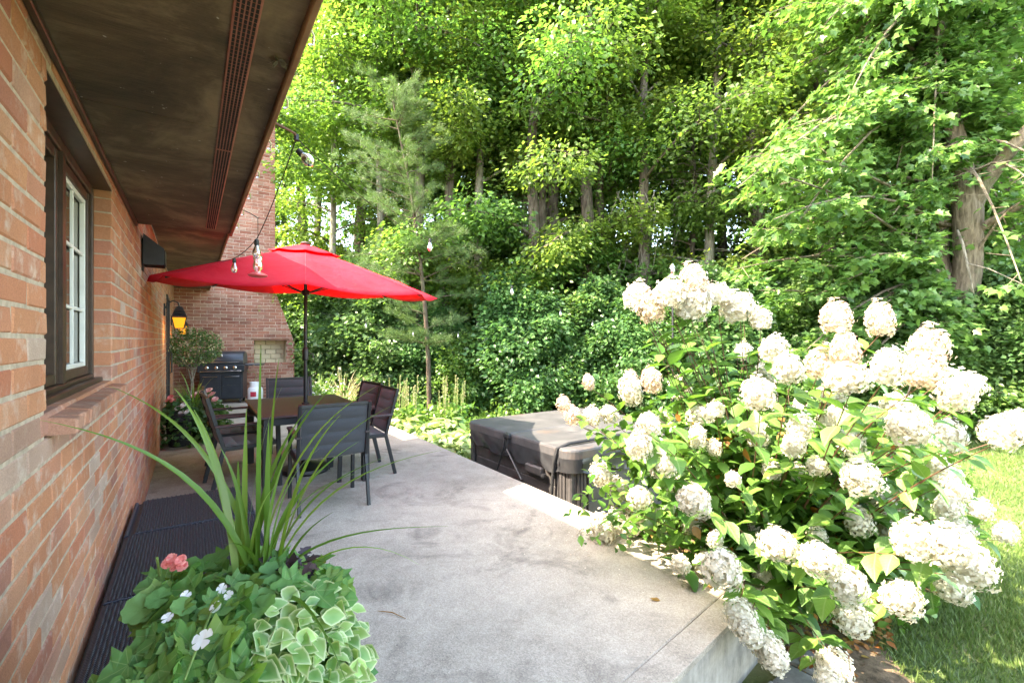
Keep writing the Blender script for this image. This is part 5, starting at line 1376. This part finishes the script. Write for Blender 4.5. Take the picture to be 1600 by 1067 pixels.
# ---------------------------------------------------------------- foreground planter
PC = Vector((.06, 1.20, 0)); ZR_ = .70
fpn = thing('potted_plants', 'foreground planter overflowing with spiky leaves, ivy and white petunias', 'potted plant', PC)
b = MB(); b.lathe([(.15, 0), (.16, .02), (.215, ZR_ - .05), (.235, ZR_ - .045), (.235, ZR_), (.215, ZR_), (.205, ZR_ - .04)], 32); b.build('pot', M['planter'], fpn, True)
b = MB(); b.lathe([(.204, ZR_ - .06), (.15, ZR_ - .035), (.02, ZR_ - .03)], 24); b.build('soil', M['soil'], fpn, True)
def PCP(u, v, d): return at(u, v, d) - PC
# dracaena spikes
base0 = PCP(398, 905, 1.13); base0.z = .74
tips = [(62, 656, .95, .020), (170, 603, 1.28, .016), (272, 606, 1.22, .018), (303, 640, 1.15, .018), (345, 700, 1.1, .016), (408, 540, 1.05, .018), (436, 560, 1.2, .012), (441, 604, 1.1, .020), (420, 660, 1.0, .02), (372, 720, 1.2, .02),
        (532, 648, 1.2, .020), (588, 604, 1.15, .022), (612, 634, 1.15, .020), (690, 703, 1.15, .016), (700, 822, 1.10, .018), (655, 882, 1.05, .012), (562, 738, 1.0, .018), (600, 715, 1.2, .016), (480, 640, 1.25, .018), (500, 700, 1.0, .02),
        (455, 700, .98, .02), (430, 760, 1.0, .02), (520, 800, 1.2, .016), (470, 760, 1.3, .018), (350, 800, 1.3, .014), (540, 1062, .78, .02), (350, 850, .95, .012), (560, 690, 1.3, .016), (525, 600, 1.35, .015), (385, 640, 1.3, .016)]
for i, (u, v, d, wd) in enumerate(tips):
    q = PCP(u, v, d); s = base0 + Vector((rh.uniform(-.035, .035), rh.uniform(-.035, .035), -.02)); L = (q - s).length
    horiz = Vector((q.x - s.x, q.y - s.y, 0)); hl_ = horiz.length
    m1 = s + Vector((horiz.x * .18, horiz.y * .18, max(.10, (q.z - s.z) * .62 + hl_ * .14)));  m2 = s + horiz * .62 + Vector((0, 0, (q.z - s.z) * .86 + hl_ * (.24 if q.z - s.z < .25 else .05)))
    b = MB(); seg = 14; sdv = horiz.normalized().cross(Vector((0, 0, 1))) if hl_ > .01 else Vector((1, 0, 0)); sdv = (sdv + Vector((RT[0], RT[1], 0)) * .7).normalized()
    for k in range(seg + 1):
        t = k / seg; c = s * (1 - t) ** 3 + m1 * 3 * t * (1 - t) ** 2 + m2 * 3 * t * t * (1 - t) + q * t ** 3
        ww = wd * .40 * (.55 + .45 * math.sin(PI * min(1, t * 1.1 + .15))) * (1 - t ** 4) + .0006
        b.v += [tuple(c - sdv * ww + Vector((0, 0, ww * .25))), tuple(c - Vector((0, 0, ww * .12))), tuple(c + sdv * ww + Vector((0, 0, ww * .25)))]
    for k in range(seg):
        for j in range(2): b.f.append((k * 3 + j, k * 3 + j + 1, k * 3 + j + 4, k * 3 + j + 3))
    b.build('spike_leaf', M['leaf_spike'], fpn, True)
b = MB()
for k in range(7):
    a = k * .9; b.tube([(base0.x + .02 * math.cos(a), base0.y + .02 * math.sin(a), .66), (base0.x + .03 * math.cos(a), base0.y + .03 * math.sin(a), .80)], .008, 5)
b.build('spike_crown', M['leaf_spike'], fpn)
def unit(tmpl, m, name, rim=None):
    return scatter(name, tmpl, np.zeros((1, 3)), np.array([[0, 1., 0]]), np.array([[0, 0, 1.]]), np.array([1.]), m, rim, True)
def wavy(tmpl, k):
    tv = [(x * (1 + .1 * k), y, z + .06 * math.sin(7 * x + k * 2) + .05 * math.cos(5 * y + k)) for x, y, z in tmpl[0]]; return (tv, tmpl[1])
# richer lobed leaf: centre vein point + ring so that it cups
def lobed(outline, cup):
    vs = [(0, .38, -cup)] + [(x, y, z) for x, y, z in outline]; n = len(outline)
    return (vs, [(0, 1 + k, 1 + (k + 1) % n) for k in range(n)])
ivy_o = [(0, 0, 0)] + [(x, y, .05 + .05 * ((k % 2))) for k, (x, y) in enumerate([(.16, -.16), (.36, -.20), (.56, -.06), (.40, .10), (.52, .22), (.72, .44), (.44, .50), (.30, .56), (.22, .80)])] + [(0, 1.02, -.04)]
ivy_o += [(-x, y, z) for x, y, z in ivy_o[1:-1][::-1]]
IVYM = [unit(lobed([(x * (1 + .08 * k), y * (1 - .05 * k), z + .03 * math.sin(k + 6 * x)) for x, y, z in ivy_o], .05), M['leaf_ivy_v'], 'ivy_leaf') for k in range(4)]
ger_o = [(.52 * math.cos(a) * (1 + .07 * math.cos(9 * a)), .45 + .5 * math.sin(a) * (1 + .07 * math.cos(9 * a)), .07 + .03 * math.sin(5 * a)) for a in [R(-90 + 12 + 336 * k / 26) for k in range(27)]]
GERM = [unit(([(0, .42, -.02)] + ger_o, [(0, 1 + k, 2 + k) for k in range(26)]), M['leaf_geranium'], 'geranium_leaf')]
vo_o = [(.0, .0), (.22, .16), (.36, .42), (.24, .74), (0, 1.08), (-.24, .74), (-.36, .42), (-.22, .16)]
vv_ = [(x * .74, .5 + (y - .5) * .78, -.02 + .26 * abs(x)) for x, y in vo_o] + [(x, y, .34 * abs(x) - .16 * (y > .9)) for x, y in vo_o] + [(0, .5, -.05)]
vf = [(k, 8 + k, 8 + (k + 1) % 8, (k + 1) % 8) for k in range(8)] + [(16, k, (k + 1) % 8)[::1] for k in range(8)]
VARM = [unit((vv_, vf), M['leaf_var'], 'variegated_leaf', [0.15] * 8 + [1.0] * 8 + [0])]
def place(meshes, name, spots, smin, smax, tilt=.5, out=.6):
    for i, p in enumerate(spots):
        o = Vector((p.x, p.y, 0)); o = o.normalized() if o.length > .01 else Vector((1, 0, 0))
        a = o * out + Vector((rh.uniform(-.7, .7), rh.uniform(-.7, .7), rh.uniform(-.45, .1)))
        nn = Vector((0, 0, 1)) + o * .45 + Vector((rh.uniform(-tilt, tilt), rh.uniform(-tilt, tilt), 0)) - fwv * .75
        link(name, meshes[i % len(meshes)], fpn, loc=p, rot=basis(a, nn), scale=rh.uniform(smin, smax))
def dome(n, u0, u1, v0, v1, test=None, zlo=None):
    out = []; tries = 0
    while len(out) < n and tries < n * 60:
        tries += 1; u = rh.uniform(u0, u1); v = rh.uniform(v0, v1)
        if test and not test(u, v): continue
        # dome surface over the pot: z falls off from the middle; solve along the sight line
        best = None
        for k in range(80):
            d = .62 + k * .013; p = PCP(u, v, d); r = math.hypot(p.x, p.y)
            zs = .875 - 1.9 * max(0, r - .08) ** 2 - 1.4 * max(0, r - .24)
            if p.z <= zs and r < .40: best = p; break
        if best is None: continue
        best = best + Vector((0, 0, rh.uniform(-.045, .02))); out.append(best)
    return out
inb = lambda u, v: v > 858 + .0010 * (u - 390) ** 2 and u > (232 if v < 1000 else 232 - (v - 1000) * 1.2)
place(IVYM, 'ivy_leaf', dome(250, 140, 555, 850, 1090, lambda u, v: inb(u, v) and not (u > 385 and v > 925)), .036, .066, .95, .35)
place(GERM, 'geranium_leaf', dome(80, 210, 420, 850, 960, inb), .042, .068, .7)
place(IVYM, 'ivy_leaf', dome(40, 440, 555, 850, 950), .04, .065)
place(VARM, 'variegated_leaf', dome(298, 395, 570, 915, 1090), .030, .054, 1.1, .3)
# under-fill
rg = np.random.default_rng(90); n = 1500; a = rg.uniform(0, 6.28, n); rr = np.sqrt(rg.uniform(0, 1, n)) * .27
P = np.stack([rr * np.cos(a), rr * np.sin(a), .75 - 1.6 * np.maximum(0, rr - .08) ** 2 - rg.uniform(.0, .16, n)], 1)
link('under_leaves', scatter('under_leaves', IVY, P, np.stack([np.cos(a), np.sin(a), rg.normal(-.3, .3, n)], 1), np.array([0, 0, 1.]) + rg.normal(0, .5, (n, 3)), rg.uniform(.03, .06, n), M['leaf_ivy']), fpn, 'stuff')
n = 34; P = np.stack([rg.normal(0, .022, n), rg.normal(0, .03, n), rg.normal(0, .015, n)], 1) + np.array(tuple(PCP(462, 888, 1.12)))
link('purple_leaves', scatter('purple_leaves', IVY, P, rand_dirs(rg, n), np.array([0, 0, 1.]) + rg.normal(0, .5, (n, 3)), rg.uniform(.02, .035, n), M['leaf_purple']), fpn, 'stuff')
def flower(u, v, d, r, petals, m, nm, par, layers=1, org=None):
    p = at(u, v, d) - (org if org is not None else PC); b = MB()
    for l in range(layers):
        for k in range(petals):
            a = 2 * PI * k / petals + l * .5 + rh.uniform(-.15, .15); rr = r * (1 - .22 * l) * rh.uniform(.85, 1.1)
            ring = [(0, 0, .002 * l)]
            for t, wq in ((.45, .32), (.85, .46), (1.0, .25)):
                for sgn in (-1, 1): ring.append((rr * t, sgn * wq * rr, r * (.16 * t + .22 * l * t) + rh.uniform(-.05, .05) * r))
            pts = [ring[0], ring[1], ring[3], ring[5], ring[6], ring[4], ring[2]]; c, s = math.cos(a), math.sin(a)
            i0 = len(b.v); b.v += [(x * c - y * s, x * s + y * c, z) for x, y, z in pts]; b.f += [(i0, i0 + 1, i0 + 2, i0 + 5, i0 + 6), (i0 + 2, i0 + 3, i0 + 4, i0 + 5)]
    o = b.build(nm, m, par, False); o.location = p
    o.rotation_euler = Vector((0, 0, 1)).rotation_difference((Vector((0, 0, 1)) - fwv * .8 + Vector((rh.uniform(-.3, .3), rh.uniform(-.3, .3), 0))).normalized()).to_euler(); return o
def surf(u, v):
    d = .62
    for k in range(160):
        d = .62 + k * .0065; p = PCP(u, v, d); r = math.hypot(p.x, p.y)
        if r < .40 and p.z <= .875 - 1.9 * max(0, r - .08) ** 2 - 1.4 * max(0, r - .24): break
    return d
for u, v, d, s in ((317, 998, .93, .020), (338, 948, .96, .014), (347, 920, 1.0, .014), (290, 930, 1.0, .012), (357, 930, 1.0, .011), (262, 965, .95, .012)): flower(u, v, surf(u, v) - .04, s * .85, 5, M['petal_white'], 'petunia_flower', fpn)
for du, dv in ((0, 0), (13, -4), (-12, 3), (4, 8), (-5, -8), (16, 6)):
    flower(272 + du * .8, 878 + dv * .8, 1.04, .0125, 6, M['petal_coral'], 'geranium_bloom', fpn, 2)
b = MB(); b.tube([PCP(272, 886, 1.05), PCP(268, 905, 1.06), PCP(262, 960, 1.05)], .0028, 6); b.build('flower_stalk', M['twig_green'], fpn)
b = MB(); b.tube([PCP(245, 870, 1.04), PCP(252, 910, 1.05), PCP(258, 960, 1.05)], .003, 6); b.build('flower_stalk', M['twig_green'], fpn)
b = MB(); b.tube([PCP(345, 920, surf(345, 920) - .03), PCP(318, 985, surf(318, 985) - .035), PCP(288, 1062, surf(288, 1062) - .02)], .0022, 6); b.build('flower_stalk', M['twig_green'], fpn)

# ---------------------------------------------------------------- planters by the wall
def wall_planter(name, label, u, d, hgt, rad, seed, tall=None):
    q = gnd(u, d, 0); r = thing(name, label, 'potted plant', q); rg = np.random.default_rng(seed)
    b = MB(); b.lathe([(rad * .72, 0), (rad * .75, .02), (rad * .98, hgt - .04), (rad * 1.06, hgt - .035), (rad * 1.06, hgt), (rad * .96, hgt), (rad * .94, hgt - .05)], 24); b.build('pot', M['planter'], r, True)
    b = MB(); b.lathe([(rad * .93, hgt - .06), (.01, hgt - .03)], 16); b.build('soil', M['soil'], r)
    n = 650; a = rg.uniform(0, 6.28, n); rr = np.sqrt(rg.uniform(0, 1, n)) * rad * 1.7
    P = np.stack([rr * np.cos(a), rr * np.sin(a), hgt + .26 - 1.5 * rr ** 2 / rad * .8 - rg.uniform(0, .18, n)], 1)
    link('foliage', scatter('foliage', IVY, P, np.stack([np.cos(a), np.sin(a), rg.normal(-.3, .4, n)], 1), np.array([0, 0, 1.]) + rg.normal(0, .5, (n, 3)), rg.uniform(.04, .075, n), M['leaf_dark']), r, 'stuff')
    return r, q
w1, q1 = wall_planter('potted_plants', 'tall black planter with red and white flowers against the brick wall', 281, 6.25, .45, .17, 5)
for du, dv, m in ((-14, -60, 'petal_coral'), (-10, -55, 'petal_coral'), (-18, -56, 'petal_coral'), (6, -48, 'petal_white'), (-2, -44, 'petal_white'), (12, -38, 'petal_white'), (3, -36, 'petal_white')):
    flower(281 + du, 681 + dv, 6.15, .045, 6, M[m], 'bloom', w1, 2, q1)
w2_, q2 = wall_planter('potted_plants', 'planter with trailing ivy and pink flowers beside the left hand chairs', 322, 6.7, .42, .18, 6)
for du, dv, m in ((-12, -62, 'petal_rose'), (-18, -58, 'petal_rose'), (4, -66, 'petal_rose'), (10, -60, 'petal_rose'), (0, -55, 'petal_rose'), (14, -52, 'petal_rose')):
    flower(322 + du, 676 + dv, 6.6, .05, 6, M[m], 'bloom', w2_, 2, q2)
rg = np.random.default_rng(14); n = 900; P = np.stack([rg.normal(-.05, .14, n), rg.normal(-.12, .12, n), rg.uniform(.05, .45, n)], 1)
link('trailing_ivy', scatter('trailing_ivy', IVY, P, rand_dirs(rg, n) + np.array([0, 0, -.6]), rand_dirs(rg, n) + np.array([-.3, -.6, .5]), rg.uniform(.04, .075, n), M['leaf_dark']), w2_, 'stuff')
s3 = blades('spike_plant', 'thin arching spike leaves rising from the wall planters', 'plant', gnd(302, 6.5, .42), 26, .62, .016, M['leaf_spike'], .8, 8)
# standard shrub
q = gnd(300, 8.6, 0); st = thing('small_tree', 'small lollipop shrub on thin bare stems in a pot left of the grill', 'shrub', q)
b = MB(); b.lathe([(.15, 0), (.2, .34), (.21, .36), (.18, .36)], 20); b.build('pot', M['planter'], st, True)
b = MB(); rr = random.Random(6)
for k in range(4): b.tube([(.02 * k - .03, 0, .3), (.02 * math.sin(k * 2), .02, .6), (.05 * (k - 1.5), .02, .95)], .010, 6)
for k in range(26):
    a = rr.uniform(0, 6.28); b.tube([(0, 0, .85), (.15 * math.cos(a), .15 * math.sin(a), 1.0), (.36 * math.cos(a), .36 * math.sin(a), 1.02 + rr.uniform(0, .35))], [.008, .006, .003], 4)
b.build('stem', M['bark_pale'], st)
n = 2600; P = nrm(rg.normal(size=(n, 3))) * (rg.uniform(.3, 1, n) ** .5)[:, None] * np.array([.50, .50, .36]) + np.array([0, 0, 1.28]); P[:, 2] = np.maximum(P[:, 2], .95)
me = scatter('crown', DIAMOND, P, rand_dirs(rg, n) + np.array([0, 0, -.2]), np.array([0, 0, 1.]) + rg.normal(0, .6, (n, 3)), rg.uniform(.03, .06, n), M['leaf_dark']); link('crown', me, st)
n = 700; P = nrm(rg.normal(size=(n, 3))) * np.array([.5, .5, .34]) + np.array([0, 0, 1.30]); P[:, 2] = np.maximum(P[:, 2], 1.0)
link('pink_tips', scatter('pink_tips', DIAMOND, P, rand_dirs(rg, n), rand_dirs(rg, n), rg.uniform(.03, .05, n), M['straw']), st, 'stuff')
# white flowering perennial by the chimney foot
q = gnd(500, 9.4, -.3); wf = thing('perennial_clump', 'bushy perennial with tiny white flowers right of the chimney foot', 'plant', q); n = 900
P = rg.normal(0, 1, (n, 3)) * np.array([.26, .26, .2]) + np.array([0, 0, .5]); link('foliage', scatter('foliage', DIAMOND, P, rand_dirs(rg, n), np.array([0, 0, 1.]) + rg.normal(0, .6, (n, 3)), rg.uniform(.06, .1, n), M['leaf_forest']), wf)
n = 120; P = rg.normal(0, 1, (n, 3)) * np.array([.26, .26, .1]) + np.array([0, 0, .72]); link('blossom', scatter('blossom', DIAMOND, P, rand_dirs(rg, n), rand_dirs(rg, n), rg.uniform(.03, .05, n), M['petal_white']), wf)

# lamp post head behind the hydrangea
lp_ = gnd(1051, 9.5, -.5); sl = thing('garden_lamp', 'small silver garden lamp on a slim post above the tallest flowers', 'lamp', lp_)
zt_ = at(1051, 412, 9.5).z - lp_.z
b = MB(); b.tube([(0, 0, 0), (0, 0, zt_ - .3)], .02, 8); b.build('post', M['matteblack'], sl)
b = MB(); b.lathe([(.03, zt_ - .3), (.06, zt_ - .26), (.055, zt_ - .1)], 14); b.build('lamp_body', M['chrome'], sl, True)
b = MB(); b.lathe([(.085, zt_ - .099), (.08, zt_ - .07), (.02, zt_)], 14); b.build('lamp_cap', M['chrome'], sl, True)

# fallen leaves and twigs on the patio
for i, (u, v, s, lab) in enumerate(((1024, 938, .055, 'curled tan leaf lying on open concrete near the patio corner'), (1108, 916, .06, 'crumpled brown leaf in the flower shade on the patio edge'), (672, 946, .012, 'tiny dark fleck lying on the concrete right of the planter'), (1180, 845, .05, 'brown leaf fallen under the hydrangea'))):
    p = at(u, v, EYE * F_PX / (v - HY)); 
    if i == 3: p = Vector((3.0, 2.2, -.36))
    b = MB(); o4 = [(0, 0, .004), (.25, .3, .16), (.3, .6, .08), (0, 1.1, .2), (-.28, .6, .10), (-.22, .3, .02)]
    b.add([(x * s, (y - .5) * s, z * s + .003) for x, y, z in o4], [(0, 1, 2, 3), (0, 3, 4, 5)]); o = b.build('fallen_leaf', M['leaf_old'], None); o.location = (p.x, p.y, p.z); o.rotation_euler.z = i * 1.3 + .9; tag(o, lab, 'leaf')
for i, (u, v, u2, v2, lab) in enumerate(((590, 955, 634, 967, 'dark curved blade of dry grass lying on the concrete'), )):
    f = lambda a, c: at(a, c, EYE * F_PX / (c - HY)); p0 = f(u, v); p1 = f(u2, v2); mm = (p0 + p1) / 2 + Vector((.004, .006, 0))
    b = MB(); b.tube([p0 - p0 + Vector((0, 0, .004)), mm - p0 + Vector((0, 0, .012)), p1 - p0 + Vector((0, 0, .004))], [.0012, .003, .001], 5); o = b.build('dry_grass_blade', M['leaf_old'], None); o.location = p0; tag(o, lab, 'grass blade')
rg = np.random.default_rng(23); n = 130
X = 2.72 - np.abs(rg.normal(0, .35, n)); Y = rg.uniform(1.45, 3.2, n)
me = scatter('fallen_petals', DIAMOND, np.stack([X, Y, np.full(n, .003)], 1), rg.normal(0, 1, (n, 3)) * np.array([1, 1, .02]), np.array([0, 0, 1.]) + rg.normal(0, .1, (n, 3)), rg.uniform(.008, .02, n), M['petal_pink'])
o = link('fallen_petals', me, None, 'stuff'); tag(o, 'tiny fallen petals and bits on the patio edge under the hydrangea', 'petals')
# litter in the bed
rg = np.random.default_rng(17); n = 2200; X = rg.uniform(2.75, 3.9, n); Y = rg.uniform(1.0, 2.8, n); P = np.stack([X, Y, np.full(n, -.375) + rg.uniform(0, .03, n)], 1)
me = scatter('leaf_litter', OVATE, P, rg.normal(0, 1, (n, 3)) * np.array([1, 1, .2]), np.array([0, 0, 1.]) + rg.normal(0, .3, (n, 3)), rg.uniform(.03, .06, n), M['leaf_old'])
o = link('leaf_litter', me, None, 'stuff'); tag(o, 'brown fallen leaf litter on the soil under the hydrangea', 'leaf litter')
print('TRIS', sum(sum(len(p.vertices) - 2 for p in m.polygons) for m in bpy.data.meshes if len(m.polygons) < 5000) + sum(len(m.loops) - 2 * len(m.polygons) for m in bpy.data.meshes if len(m.polygons) >= 5000))
